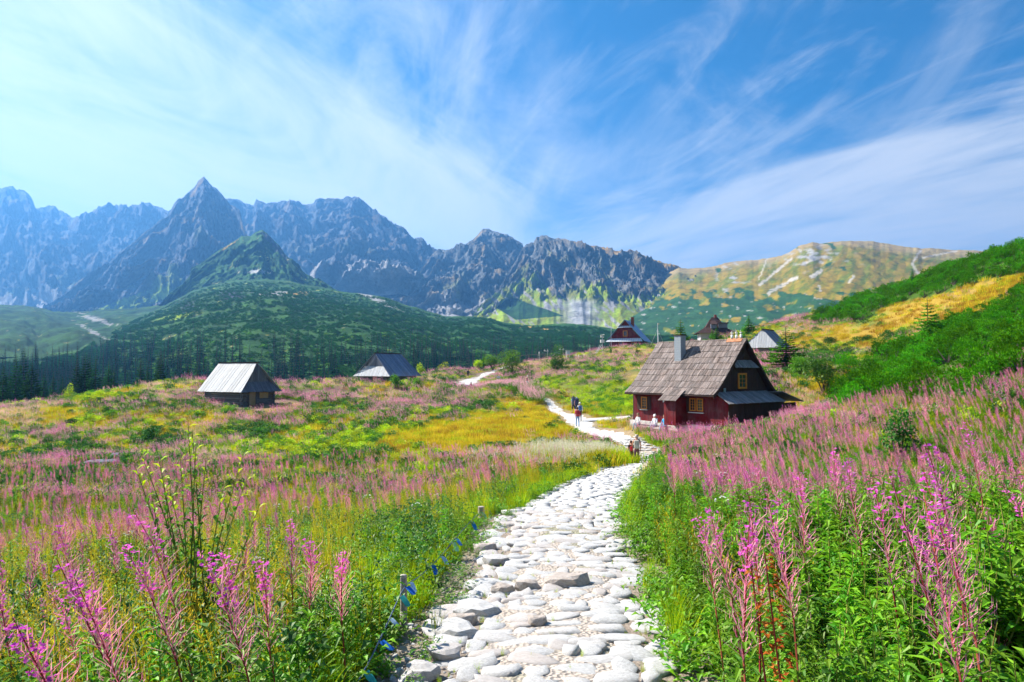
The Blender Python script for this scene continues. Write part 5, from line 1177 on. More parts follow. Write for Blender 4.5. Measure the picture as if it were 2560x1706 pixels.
# ---- log huts with board roofs
def loghut(px_, py_, d_, alpha, L_, W_, wall, ridge_h, label, mats, front='long', nlog=8, door=True, hipf=.42, nb=(14, 18), ridge_in=.0, zb=None):
    """corner nearest the viewer at the pixel; long eave runs to the left by L_, the end face to the right by W_ (front='long')"""
    c = P(px_, py_, d_); z0 = zb if zb is not None else gz(c.x, c.y)
    # local x to the right-back (end face width W_), local y to the left-back (length L_)
    r = empty('log_hut', (c.x, c.y, z0), math.pi/2-alpha, label=label, cat='hut')
    return r
def build_loghut(r, W_, L_, wall, rh, ml, me_, mg, nlog, hip, ov, nL, nE, face_hip='y0', doorspec=None, both=False, matlog=None):
    """local: x across (0..W_), y along (0..L_), ridge along y. Roof boards on both slopes, skirted half-hip at y = 0."""
    XM_ = W_/2; matlog = matlog or M_log; lh_ = wall/nlog
    for i in range(nlog):
        z = lh_*(i+.5); o1 = .18 if i % 2 else .12
        for (x0, y0, x1, y1) in ((0, -o1, 0, L_+o1), (W_, -o1, W_, L_+o1), (-o1, L_, W_+o1, L_)):
            m = MB(); m.tube((x0, y0, z), (x1, y1, z), lh_*.53, lh_*.53, 8); m.build('log', matlog, r, True)
        for (a_, b_) in ([(-o1, W_+o1)] if not doorspec else [(-o1, doorspec[0]), (doorspec[1], W_+o1)]):
            m = MB(); m.tube((a_, 0, z+lh_*.02), (b_, 0, z+lh_*.02), lh_*.52, lh_*.52, 8); m.build('log', matlog, r, True)
    if doorspec:
        m = MB(); m.box(doorspec[0], doorspec[1], -.04, .04, .08, wall-.02); dd_ = part(m, 'door', M_door, r)
        m = MB(); m.box(doorspec[0]-.10, doorspec[0], -.14, .10, 0, wall); m.box(doorspec[1], doorspec[1]+.10, -.14, .10, 0, wall); part(m, 'door_frame', M_log, r)
    m = MB(); m.box(.06, W_-.06, .06, L_-.06, -.3, wall+.02); part(m, 'floor_and_filling', M_darky, r)
    e0 = wall-.12; k = (rh-e0)/(XM_+ov); hx = (XM_+ov)*hip; hz = e0+k*hx; ys = .75                     # hip: fraction of slope height taken by the skirt
    y0_, y1_ = -ov, L_+ov
    # left slope (x<XM) and right slope
    for side in (0, 1):
        X = (lambda x: x) if side == 0 else (lambda x: W_-x)
        a = (X(-ov), y1_ , e0); b = (X(-ov), y0_, e0); c_ = (X(XM_), y0_+ys*.9, rh); d = (X(XM_), y1_-(ys*.9 if both else 0), rh)
        q = [a, b, c_, d] if side == 0 else [b, a, d, c_]
        # cut by the skirt up to hz, then a plain verge: approximate with the boards narrowing to the verge line
        board_slope(r, q, nL, .035, ml if side == 0 else me_, 'roof_board')
    # skirt at y0
    yk = y0_+ys
    board_slope(r, [(-ov, y0_-.02, e0), (W_+ov, y0_-.02, e0), (W_+ov-hx, yk, hz), (-ov+hx, yk, hz)], nE, .035, mg[0], 'roof_board')
    # gable triangle boards above the skirt
    n_ = 12
    for i in range(n_):
        x0 = -ov+hx+(W_+2*ov-2*hx)*i/n_+.01; x1 = -ov+hx+(W_+2*ov-2*hx)*(i+1)/n_-.01; f = lambda x: hz+(rh-.05-hz)*(1-abs(x-XM_)/(XM_+ov-hx))
        z0, z1 = f(x0)-.03, f(x1)-.03; yq = yk-.02
        m = MB(); m.hexa([(x0, yq, hz-.1), (x1, yq, hz-.1), (x1, yq+.04, hz-.1), (x0, yq+.04, hz-.1), (x0, yq, max(z0, hz)), (x1, yq, max(z1, hz)), (x1, yq+.04, max(z1, hz)), (x0, yq+.04, max(z0, hz))]); m.build('gable_board', mg[1], r)
    m = MB(); m.add([(-ov+.1, y1_-.2, e0), (W_+ov-.1, y1_-.2, e0), (XM_, y1_-.2, rh-.1)], [(0, 2, 1)]); m.add([(-ov+.1, y1_-.25, e0), (W_+ov-.1, y1_-.25, e0), (XM_, y1_-.25, rh-.1)], [(0, 1, 2)]); part(m, 'rear_gable', mg[1], r)
    m = MB(); m.box(XM_-.14, XM_+.14, y0_+ys*.8, y1_-(ys*.8 if both else 0), rh-.02, rh+.09); part(m, 'ridge_board', M_darky, r)
# left sunlit-roofed hut: near corner eave (603,982), d 70
c = P(603, 982, 70); al = R(28)
r1 = empty('log_hut', (0, 0, 0), 0, label='log hut on the left slope, board roof coloured as sunlit and its end as shaded', cat='hut')
# local +x = right-back, +y = left-back
ex_ = Vector((math.sin(al), math.cos(al), 0)); ey_ = Vector((-math.cos(al), math.sin(al), 0))
ov = .62; org = Vector((c.x, c.y, 0))+ex_*ov+ey_*ov; org.z = P(603, 982, 70).z+.12-1.75
r1.location = org; r1.rotation_euler = (0, 0, math.atan2(ex_.y, ex_.x))
build_loghut(r1, 4.2, 5.5, 1.75, 1.75+2.95, M_silver, M_silver, (M_slate, M_slate), 8, .34, ov, 15, 17, doorspec=(.85, 1.75))  # slopes take the sunlit board colour, skirt and gable the shaded one
m = MB(); m.box(-.2, 4.6, -1.1, -.1, -.28, -.12)
for q in (0, 2, 4.2): m.box(q, q+.15, -1.0, -.85, -.8, -.28)
part(m, 'porch_deck', M_grey_shaded_y, r1)
m = MB(); m.box(2.15, 3.3, -.20, -.14, .95, 1.55); part(m, 'hatch', M_door, r1)
# far grey log hut: its end face looks left-front, its long slope right-front
c = P(974.5, 941.6, 100); be = R(35)
exx = Vector((-math.cos(be), math.sin(be), 0)); eyy = Vector((math.sin(be), math.cos(be), 0))   # end face runs left-back, ridge runs right-back
W2 = 6.6; L2 = 6.8; ov = .6
r2 = empty('log_hut', (0, 0, 0), 0, label='far log hut before the forest, board roof coloured as shaded and its skirt as sunlit', cat='hut')
# right-handed frame: local x from far-left corner to near corner, local y along the ridge to the right-back
org = Vector((c.x, c.y, 0))+exx*(W2+ov)+eyy*ov; org.z = c.z+.12-1.7
r2.location = org; r2.rotation_euler = (0, 0, math.atan2(-exx.y, -exx.x))
build_loghut(r2, W2, L2-ov*2, 1.7, 1.7+3.35, M_grey_shaded_y, M_grey_shaded_y, (M_pale_sunlit, M_slate), 7, .42, ov, 20, 22, doorspec=(3.0, 3.9), both=True)  # shade is coloured into the long slopes, sunlight into the skirt
# grey-roofed hut on the right behind the dark red one
c = P(1948, 869, 88); be = R(38); exx = Vector((-math.cos(be), math.sin(be), 0)); eyy = Vector((math.sin(be), math.cos(be), 0)); W3 = 4.7; L3 = 4.6; ov = .4
r3 = empty('log_hut', (0, 0, 0), 0, label='log hut beside a spruce, plank roof coloured as shaded and its hipped end as sunlit', cat='hut')
org = Vector((c.x, c.y, 0))+exx*(W3-ov)+eyy*ov; org.z = c.z+.12-1.3
r3.location = org; r3.rotation_euler = (0, 0, math.atan2(-exx.y, -exx.x))
build_loghut(r3, W3-2*ov, L3, 1.3, 1.3+2.35, M_grey_shaded_y, M_grey_shaded_y, (M_pale_sunlit, M_pale_sunlit), 5, .88, ov, 12, 14)  # long slopes coloured as shaded, hipped end coloured as lit
# ---- blue-roofed house on the skyline (gable to the left-front)
c = P(1604, 849, 172); be = R(22); exx = Vector((-math.cos(be), math.sin(be), 0)); eyy = Vector((math.sin(be), math.cos(be), 0)); W4 = 8.6; L4 = 9.5
r4 = empty('house', (0, 0, 0), 0, label='dark red gabled house with a blue metal roof and brick chimney on the skyline', cat='house')
org = Vector((c.x, c.y, 0))+exx*W4; zt = P(1567, 800, 174).z; ze = c.z; org.z = P(1604, 868, 172).z-.5
r4.location = org; r4.rotation_euler = (0, 0, math.atan2(-exx.y, -exx.x)); e4 = ze-org.z; rz4 = zt-org.z
for i in range(24): x0 = .3+(W4-.6)*i/24; m = MB(); m.box(x0+.01, x0+(W4-.6)/24-.01, .55-random.uniform(0, .02), .62, -.6, e4+.1); m.build('wall_board', M_red, r4)
m = MB(); m.box(.3, W4-.3, .62, L4, -.8, e4); part(m, 'wall', M_dark, r4)
for i in range(22):
    x0 = .35+(W4-.7)*i/22+.01; x1 = x0+(W4-.7)/22-.02; f = lambda x: e4+(rz4-e4-.2)*(1-abs(x-W4/2)/(W4/2)); m = MB(); m.hexa([(x0, .50, e4), (x1, .50, e4), (x1, .56, e4), (x0, .56, e4), (x0, .50, f(x0)), (x1, .50, f(x1)), (x1, .56, f(x1)), (x0, .56, f(x0))]); m.build('gable_board', M_red, r4)
rf4 = empty('roof', (0, 0, 0)); rf4.parent = r4
for side in (0, 1):
    X = (lambda x: x) if side == 0 else (lambda x: W4-x)
    q = [(X(-.7), L4+.4, e4-.45), (X(-.7), -.1, e4-.45), (X(W4/2), -.1, rz4), (X(W4/2), L4+.4, rz4)]
    q = q if side == 0 else [q[1], q[0], q[3], q[2]]
    board_slope(rf4, q, 14, .05, M_bluem, 'roof_sheet', 0)
sk4 = empty('skirt_roof', (0, 0, 0)); sk4.parent = r4
board_slope(sk4, [(-.5, -.55, e4-.5), (W4+.35, -.55, e4-.5), (W4-.35, .48, e4+.35), (.35, .48, e4+.35)], 16, .04, M_whm, 'roof_sheet', 0)
hz4 = e4+(rz4-e4)*.60; board_slope(sk4, [(W4/2-2.0, -.15, hz4), (W4/2+2.0, -.15, hz4), (W4/2+1.55, .48, hz4+.5), (W4/2-1.55, .48, hz4+.5)], 7, .04, M_whm, 'roof_sheet', 0)
window(r4, W4/2-.55, .49, e4+.85, 1.15, 1.5, '-y', None, 2, 1, .08, .16, 'orange attic window of the blue-roofed house')
window(r4, 2.6, .53, .45, 1.2, 1.5, '-y', None, 1, 1, .08, .15)
window(r4, 5.9, .53, .9, 1.15, .8, '-y', None, 1, 1, .08, .13)
m = MB(); m.box(W4/2+.9, W4/2+1.6, 3.3, 4.0, rz4-2.2, rz4+.75); m.box(W4/2+.85, W4/2+1.65, 3.25, 4.05, rz4+.75, rz4+.85); part(m, 'chimney', M_brick, r4)
# ---- shingled chalet on the skyline
c = P(1740, 833, 190); r5 = empty('chalet', (0, 0, 0), R(-8), label='shingled chalet with a steep hipped roof and dormer on the skyline', cat='house')
org = Vector((P(1752, 852, 190).x, 190, P(1752, 856, 190).z-.8)); r5.location = org
W5 = 8.4; L5 = 7.0; e5 = P(1750, 832, 190).z-org.z; z5 = P(1790, 793, 192).z-org.z
for i in range(9): m = MB(); z = -.6+(e5+.5)*i/9; m.box(0-random.uniform(0, .03), W5, 0-.02, L5, z+.01, z+(e5+.5)/9-.01); m.build('wall_board', M_pale_sunlit, r5)
for i, x0 in enumerate((2.6, 5.4)): window(r5, x0, -.03, .9, .9, 1.1, '-y', M_whm, 2, 2, .07, .1)
rr5 = empty('roof', (0, 0, 0)); rr5.parent = r5
o5 = 1.1
A = (-o5, -o5, e5-.2); B = (W5+o5, -o5, e5-.2); Cc = (W5+o5, L5+o5, e5-.2); D = (-o5, L5+o5, e5-.2); m1 = (1.6, 1.3, e5+1.5); m2 = (W5-1.6, 1.3, e5+1.5); m3 = (W5-1.6, L5-1.3, e5+1.5); m4 = (1.6, L5-1.3, e5+1.5); R1 = (W5*.42, L5*.5, z5); R2 = (W5*.62, L5*.5, z5-.1)
for q, n_ in (([A, B, m2, m1], 22), ([B, Cc, m3, m2], 18), ([D, A, m1, m4], 18), ([Cc, D, m4, m3], 18), ([m1, m2, R2, R1], 14), ([m2, m3, R2, R2], 10), ([m4, m1, R1, R1], 10), ([m3, m4, R1, R2], 12)):
    board_slope(rr5, q, n_, .05, M_dark if q[0] != m2 else M_darky, 'roof_board')
m = MB(); m.box(W5*.60, W5*.60+2.3, .6, 2.4, e5+1.3, e5+2.6); dm = part(m, 'dormer', M_slate, r5); m = MB(); m.box(W5*.60-.25, W5*.60+2.6, .25, 2.8, e5+2.62, e5+2.8); part(m, 'dormer_roof', M_darky, dm)
m = MB(); m.box(W5*.34, W5*.34+1.5, .25, 1.3, e5+1.2, e5+2.5); dm = part(m, 'dormer', M_slate, r5); m = MB(); m.slab([(W5*.34-.2, .0, e5+2.3), (W5*.34+1.7, .0, e5+2.3), (W5*.34+1.4, 1.9, e5+3.4), (W5*.34+.1, 1.9, e5+3.4)], .08); part(m, 'dormer_roof', M_darky, dm)
m = MB(); m.box(W5*.50, W5*.50+.7, L5*.5-.3, L5*.5+.3, z5-.8, z5+.7); part(m, 'chimney', M_brick, r5)
# ------------------------------------------------------------------ masts, weather instruments, signpost
M_galv = plain('galvanised_steel', (.55, .57, .60), .5, .1, 8, .4, .4)
def post_thing(name, px_, pyt, pyb, d_, r_, mat, label, cat, extra=None):
    p = P(px_, pyb, d_); zt = P(px_, pyt, d_).z; zb = min(gz(p.x, p.y), p.z)-.1; o = empty(name, (p.x, p.y, zb), 0, label=label, cat=cat)
    m = MB(); m.tube((0, 0, 0), (0, 0, zt-zb), r_, r_*.7, 8); part(m, 'pole', mat, o)
    if extra: extra(o, zt-zb)
    return o
def guyed(o, h):
    m = MB()
    for k_ in range(3): a_ = 2.1*k_+.4; m.tube((0, 0, h*.75), (math.cos(a_)*h*.35, math.sin(a_)*h*.35, .1), .02, .02, 4)
    part(m, 'guy_wire', M_galv, o)
post_thing('mast', 1644.5, 808, 863, 165, .10, M_galv, 'tall thin white mast right of the blue-roofed house', 'mast', guyed)
post_thing('mast', 1528, 800, 866, 168, .07, M_galv, 'tall thin mast at the left gable corner of the blue-roofed house', 'mast')
def instr(o, h):
    m = MB(); m.box(-.8, .25, -.06, .06, h-.25, h-.15); m.tube((-.7, 0, h-.15), (-.7, 0, h+.25), .05, .05, 6); m.tube((.0, 0, h-.15), (.0, 0, h+.2), .05, .05, 6); m.tube((-.95, 0, h-.1), (-.55, 0, h-.1), .09, .09, 6); part(m, 'crossarm', M_white, o)
post_thing('instrument_mast', 1369, 876, 889, 165, .05, M_galv, 'instrument mast with a crossarm left of the dark bush', 'mast', instr)
post_thing('instrument_mast', 1408, 873, 889, 165, .05, M_galv, 'instrument mast with a crossarm right of the dark bush', 'mast', instr)
def rain(o, h): m = MB(); m.tube((0, 0, h-.5), (0, 0, h-.1), .16, .12, 8); m.tube((0, 0, h-.9), (0, 0, h-.82), .22, .22, 8); part(m, 'gauge', M_white, o)
post_thing('rain_gauge', 1348, 879, 892, 160, .05, M_galv, 'white rain gauge on a post at the left end of the instruments', 'rain gauge', rain)
def boxm(o, h):
    m = MB(); m.box(-.45, .45, -.4, .4, h*.55, h*.55+.7); part(m, 'box', M_white, o); m = MB(); m.tube((-.5, 0, h-.1), (.5, 0, h+.1), .12, .12, 6); m.tube((-.4, 0, h*.9), (.4, .2, h*.88), .14, .14, 6); part(m, 'sensor', M_white, o)
post_thing('sensor_mast', 1506, 838, 880, 162, .07, M_galv, 'sensor mast with a white box left of the blue-roofed house', 'mast', boxm)
post_thing('antenna', 1475, 862, 881, 160, .05, M_galv, 'thin plain antenna left of the sensor mast', 'antenna')
p = P(1420, 886, 160); o = empty('instrument_shelter', (p.x, p.y, gz(p.x, p.y)), 0, label='white louvred instrument shelter on legs on the crest', cat='shelter')
hh = P(1420, 878, 160).z-gz(p.x, p.y); m = MB()
for a_, b_ in ((-.35, -.3), (.35, -.3), (-.35, .3), (.35, .3)): m.tube((a_, b_, 0), (a_, b_, hh), .04, .04, 5)
part(m, 'leg', M_white, o); m = MB(); m.box(-.45, .45, -.4, .4, hh-.8, hh+.05); part(m, 'box', M_white, o); m = MB()
for i in range(5): m.box(-.47, .47, -.44, -.405, hh-.75+.16*i, hh-.65+.16*i)
part(m, 'louvre', M_whm, o); m = MB(); m.box(-.55, .55, -.5, .5, hh+.05, hh+.11); part(m, 'lid', M_white, o)
p0 = P(1490, 884, 160); o = empty('ladder', (p0.x, p0.y, gz(p0.x, p0.y)-.05), 0, label='pale ladder leaning by the sensor mast', cat='ladder'); m = MB(); m.tube((-.3, 0, 0), (1.0, 0, 2.2), .04, .04, 5); m.tube((.1, .3, 0), (1.4, .3, 2.2), .04, .04, 5)
for i in range(6): m.tube((-.3+.2*i, 0, .1+.36*i), (.1+.2*i, .3, .1+.36*i), .03, .03, 4)
part(m, 'rails', M_galv, o)
for i_, px_ in enumerate((1440, 1446, 1460)):
    p = P(px_, 886, 160); m = MB(); m.tube((0, 0, 0), (0, 0, .9-.15*i_), .13, .1, 7); o = m.build('gauge', M_white, None, True); o.location = (p.x, p.y, gz(p.x, p.y)); tag(o, ('left small white gauge cylinder right of the shelter', 'middle small white gauge cylinder right of the shelter', 'lowest small white gauge cylinder farther right of the shelter')[i_], 'gauge')
m = MB(); pa = P(1300, 893, 163); pb = P(1450, 884, 166); m.tube((0, 0, .35), (pb.x-pa.x, pb.y-pa.y, pb.z-pa.z+.35), .05, .05, 5)
for i in range(8): q = (pb-pa)*(i/7); m.tube((q.x, q.y, q.z-.8), (q.x, q.y, q.z+.4), .05, .05, 5)
o = m.build('low_rail', M_log, None); o.location = pa; tag(o, 'low dark rail fence along the instrument enclosure', 'fence')
def signs(o, h):
    for i, (z, w_) in enumerate(((h-.35, .42), (h-.85, .30), (h-1.45, .5))):
        m = MB(); m.box(-w_/2-.1, w_/2-.1, -.10, -.07, z, z+(.32 if i < 2 else .5)); m.add([(w_/2-.1, -.10, z), (w_/2+.06, -.10, z+.16), (w_/2-.1, -.10, z+.32), (w_/2-.1, -.07, z), (w_/2+.06, -.07, z+.16), (w_/2-.1, -.07, z+.32)], [(0, 1, 2), (3, 5, 4), (0, 3, 4, 1), (1, 4, 5, 2)]); part(m, 'sign_board', M_white, o)
post_thing('signpost', 1247.5, 940, 972, 104, .06, M_log, 'wooden signpost with white trail boards above the path hikers', 'signpost', signs)
post_thing('stake', 2133, 899, 921, hit(2133, 915, 20).y, .04, M_white, 'white stake standing in the dwarf pines', 'stake')
post_thing('stake', 2048, 999, 1012, hit(2048, 1010, 15).y, .025, M_white, 'short white stake at the lower edge of the pines', 'stake')
post_thing('stake', 1822, 1030, 1065, 43.2, .025, M_log, 'thin grey stake before the red wall corner', 'stake')
# ------------------------------------------------------------------ stakes and bunting along the left of the path
M_stake = wood('stake_wood', (.20, .17, .15), (.42, .38, .34), 'z', .85, .1)
M_fb = leafmat('blue_flag', (.03, .20, .62), (.06, .28, .72), .4, .1, gloss=False); M_ft = leafmat('teal_flag', (.04, .42, .42), (.08, .5, .46), .4, .1, gloss=False); M_fw = leafmat('pale_flag', (.45, .62, .85), (.55, .72, .88), .4, .1, gloss=False); M_fg = leafmat('green_flag', (.30, .62, .42), (.4, .7, .5), .4, .1, gloss=False); M_cord = plain('cord', (.10, .14, .24), .7)
stk = []
for px_, pyt, pyb, d_, r_, lb in ((1008,1438,1545,6.1,.031,'near wooden stake with flags tied to it, left of the cobbles'),(1203,1267,1312,13.0,.065,'second stake holding the bunting'),(1299,1238,1278,16.6,.05,'third stake holding the bunting, farther up the path'),(1331,1242,1274,18.3,.04,'fourth small stake beside the third one'),(1508,1153,1177,33,.08,'pale stake where the path dips out of sight')):
    p = P(px_, pyb, d_); zt = P(px_, pyt, d_).z; zb = gz(p.x, p.y)-.1; m = MB(); h = zt-zb
    m.path([(0, 0, 0), (.004, 0, h*.5), (0, .003, h-.006), (0, .003, h)], [r_*1.05, r_, r_*.97, r_*.9], 12)
    o = m.build('stake', M_stake if d_ < 30 else M_white, None, True); o.location = (p.x, p.y, zb); tag(o, lb, 'stake', 'stakes along the path'); stk.append(Vector((p.x, p.y, zt)))
cp = [P(1000,1706,3.9), P(1048,1640,4.6), P(940,1640,4.7), P(975,1540,5.6), stk[0]+Vector((.03, -.05, -.10)), P(1070,1440,6.9), P(1110,1375,8.2), P(1150,1335,9.4), P(1180,1290,11.0), stk[1]+Vector((.03, -.06, -.08)), P(1250,1262,14.8), stk[2]+Vector((.02, -.05, -.06)), stk[3]+Vector((0, -.04, -.04)), P(1400,1235,23), stk[4]+Vector((0, 0, -.1))]
cp = [P(885,1720,4.2), P(925,1650,4.6), P(968,1560,5.3), stk[0]+Vector((.02, -.05, -.09)), P(1050,1440,6.9), P(1098,1395,7.9), P(1140,1345,9.2), P(1185,1295,11.4), stk[1]+Vector((.03, -.08, -.08)), P(1250,1262,14.8), stk[2]+Vector((.02, -.07, -.06)), stk[3]+Vector((0, -.05, -.04)), P(1400,1228,23), stk[4]+Vector((0, 0, -.1))]
cs = spline([tuple(q) for q in cp], .08); m = MB(); pts3 = [Vector(q) for q in cs[::2]]+[Vector(cs[-1])]
m.path(pts3, [.0055]*len(pts3), 4); bt = m.build('bunting', M_cord); tag(bt, 'cord of small blue, teal and white flags strung between the path stakes', 'bunting')
arcs = np.concatenate([[0], np.cumsum(np.linalg.norm(np.diff(cs, axis=0), axis=1))])
for px_, mt, sz, nm in ((945,M_fb,.10,'bright blue flag'),(1000,M_ft,.10,'teal flag'),(1012,M_fb,.10,'bright blue flag on the stake'),(1022,M_fw,.09,'pale blue flag'),(975,M_fw,.07,'white curled flag'),(1078,M_fb,.105,'bright blue flag'),(1102,M_fw,.11,'pale blue flag'),(1128,M_fg,.12,'pale green flag'),(1136,M_fb,.11,'dark blue flag'),(1176,M_fb,.15,'blue flag'),(1204,M_ft,.14,'teal flag'),(1216,M_fw,.16,'pale blue flag'),(1234,M_fb,.14,'blue flag'),(1268,M_fb,.15,'blue flag'),(1276,M_fw,.15,'white flag'),(1307,M_ft,.14,'teal flag'),(1350,M_fb,.15,'blue flag'),(1370,M_fw,.15,'white flag'),(910,M_ft,.09,'teal flag')):
    pp = np.array([proj(*q)[0] for q in cs]); i = int(np.argmin(np.abs(pp-px_))); q = Vector(cs[i]); t = Vector(cs[min(i+1, len(cs)-1)])-Vector(cs[max(i-1, 0)]); t.normalize()
    if t.y < 0: t = -t
    side = Vector((random.uniform(.2, .9), -random.uniform(.1, .5), -random.uniform(.4, 1.0))).normalized(); a = q; b = q+t*sz*.55+Vector((.3*sz, 0, 0)); m = MB(); nrm = Vector((.4, -.9, .1))*.006; cu = nrm*4
    vs = [a, (a+b)/2+nrm, b, b+side*sz*.5+cu, b+side*sz, (a+b)/2+side*sz+cu, a+side*sz*.95, a+side*sz*.5+cu*.5]; m.add(vs+[v+nrm*.15 for v in vs], [(0, 1, 3, 7), (1, 2, 3), (7, 3, 5, 6), (3, 4, 5), (8, 15, 11, 9), (9, 11, 10), (15, 14, 13, 11), (11, 13, 12)])
    part(m, 'flag', mt, bt, nm)
# ------------------------------------------------------------------ boulders
for px_, py_, d_, w_, dp, h_, rz_, lb in ((268,1152,38,1.35,.8,.75,.35,'long flat grey boulder on the left slope'),(298,1116,43,.75,.5,.55,.2,'small grey boulder above the long flat one'),(385,1136,40,.65,.5,.45,0,'grey boulder half hidden right of the long one'),(1163,966,118,1.3,.9,.75,0,'grey rock beside the far bend of the path'),(1140,972,116,1.6,.8,.45,.3,'low pale rock at the edge of the far path bend'),(2020,1022,38,.5,.4,.35,0,'small grey rock at the edge of the pines')):
    me = stone_mesh(int(px_), 3, .22, .8, .8); me.materials.append(brown_m if False else plain('boulder_grey', (.10, .11, .13), .9, .35, 3, bump=.8)); o = link('boulder', me); p = P(px_, py_, d_)
    o.location = (p.x, p.y, gz(p.x, p.y)+h_*.35); o.scale = (w_, dp, h_); o.rotation_euler = (.05, .1, rz_); tag(o, lb, 'boulder')
# ------------------------------------------------------------------ people
M_skin = plain('skin', (.55, .30, .20), .6, .08, 20, bump=0)
CL = {}
def cloth(c):
    if c not in CL: CL[c] = plain('cloth', c, .85, .2, 25)
    return CL[c]
def person(px_, py_, d_, face, h, label, shirt, trousers, hair=(.08, .05, .03), hat=None, pack=None, shorts=False, pose='walk', bare=False, zoff=0, child=False, seed=0, sleeves=False, shoes=(.05, .04, .04), held=None, at=None):
    """face: heading in radians, 0 looks away from the viewer (+Y), pi towards"""
    rs = random.Random(seed+int(px_)); k = h/1.75; st_ = {'walk': rs.choice((-1, 1)), 'stand': .15, 'sit': 0}[pose]
    hz_ = .93
    J = {}
    hip = .52 if pose == 'sit' else .93
    J['pel'] = (0, 0, hip); J['sp1'] = (0, .0, hip+.13); J['sp2'] = (0, .01, hip+.28); J['ch'] = (0, .01, hip+.44); J['nk'] = (0, .02, hip+.56); J['hd'] = (0, .035, hip+.66); J['hd2'] = (0, .035, hip+.76)
    Rr = {'pel': .135, 'sp1': .125, 'sp2': .13, 'ch': .135, 'nk': .055, 'hd': .092, 'hd2': .085}
    E = [('pel', 'sp1'), ('sp1', 'sp2'), ('sp2', 'ch'), ('ch', 'nk'), ('nk', 'hd'), ('hd', 'hd2')]
    lean = .10 if pack else .03
    for sd_, s_ in (('l', -1), ('r', 1)):
        w = s_*st_
        J['h'+sd_] = (s_*.095, 0, hip-.04)
        if pose == 'sit': J['k'+sd_] = (s_*.13, .42, hip+.0); J['a'+sd_] = (s_*.12, .46, .09); J['t'+sd_] = (s_*.13, .62, .04)
        else:
            J['k'+sd_] = (s_*.10, .16*w*.9+.03, .49); J['a'+sd_] = (s_*.10, .26*w-.03 if w > 0 else .30*w-.05, .09+(.05 if w < 0 and pose == 'walk' else 0)); J['t'+sd_] = (s_*.115, J['a'+sd_][1]+.15, .035)
        Rr['h'+sd_] = .095; Rr['k'+sd_] = .062; Rr['a'+sd_] = .042; Rr['t'+sd_] = .036
        J['s'+sd_] = (s_*.175, .0, hip+.49)
        if pose == 'sit': J['e'+sd_] = (s_*.23, .10, hip+.22); J['w'+sd_] = (s_*.14, .32, hip+.12)
        else: J['e'+sd_] = (s_*.235, -.10*w-.03, hip+.22); J['w'+sd_] = (s_*.22, -.16*w+.10, hip+.0)
        wx, wy, wz = J['w'+sd_]; ex__, ey__, ez__ = J['e'+sd_]; dv = Vector((wx-ex__, wy-ey__, wz-ez__)).normalized()
        J['p'+sd_] = tuple(Vector((wx, wy, wz))+dv*.08)
        Rr['s'+sd_] = .062; Rr['e'+sd_] = .043; Rr['w'+sd_] = .027; Rr['p'+sd_] = .030
        E += [('pel', 'h'+sd_), ('h'+sd_, 'k'+sd_), ('k'+sd_, 'a'+sd_), ('a'+sd_, 't'+sd_), ('ch', 's'+sd_), ('s'+sd_, 'e'+sd_), ('e'+sd_, 'w'+sd_), ('w'+sd_, 'p'+sd_)]
        pv_ = Vector(J['p'+sd_]); lat_ = Vector((0, 1, 0)) if abs(dv.y) < .8 else Vector((1, 0, 0))
        for f_ in range(4):
            o_ = lat_*(.027*(1.5-f_)/1.5); l_ = (.065, .075, .07, .055)[f_]; J['f%d%s' % (f_, sd_)] = tuple(pv_+o_+dv*.03); J['g%d%s' % (f_, sd_)] = tuple(pv_+o_*1.1+dv*(.03+l_)+Vector((-s_*.02, 0, 0)))
            Rr['f%d%s' % (f_, sd_)] = .009; Rr['g%d%s' % (f_, sd_)] = .0075; E += [('p'+sd_, 'f%d%s' % (f_, sd_)), ('f%d%s' % (f_, sd_), 'g%d%s' % (f_, sd_))]
        J['u'+sd_] = tuple(Vector(J['w'+sd_])+dv*.05+lat_*.05); Rr['u'+sd_] = .009; E.append(('w'+sd_, 'u'+sd_))
    J['no'] = (0, .135, hip+.70); Rr['no'] = .014; E.append(('hd', 'no'))
    for s_ in (-1, 1): J['ea%d' % s_] = (s_*.095, .03, hip+.70); Rr['ea%d' % s_] = .018; E.append(('hd', 'ea%d' % s_))
    bm = bmesh.new(); sk_ = bm.verts.layers.skin.verify(); vv = {}
    for n_, c_ in J.items():
        c_ = Vector(c_)
        if c_.z > hip: c_.y += (c_.z-hip)*lean
        vv[n_] = bm.verts.new(c_*k); r_ = Rr[n_]*k*(1.0 if not child else .95); vv[n_][sk_].radius = (r_, r_)
        if n_ in ('sp1', 'sp2', 'ch', 'pel'): vv[n_][sk_].radius = (r_*1.12, r_*.78)
    vv['pel'][sk_].use_root = True
    for a_, b_ in E: bm.edges.new((vv[a_], vv[b_]))
    me = bpy.data.meshes.new('sk'); bm.to_mesh(me); bm.free(); tmp = bpy.data.objects.new('sk', me); COL.objects.link(tmp)
    m1_ = tmp.modifiers.new('s', 'SKIN'); m1_.use_smooth_shade = True; m2_ = tmp.modifiers.new('ss', 'SUBSURF'); m2_.levels = 1; m2_.render_levels = 1
    dg = bpy.context.evaluated_depsgraph_get(); dg.update(); body = bpy.data.meshes.new_from_object(tmp.evaluated_get(dg)); bpy.data.objects.remove(tmp)
    body.name = 'person'; body.materials.clear()
    for mm in (M_skin, cloth(shirt), cloth(trousers), cloth(shoes)): body.materials.append(mm)
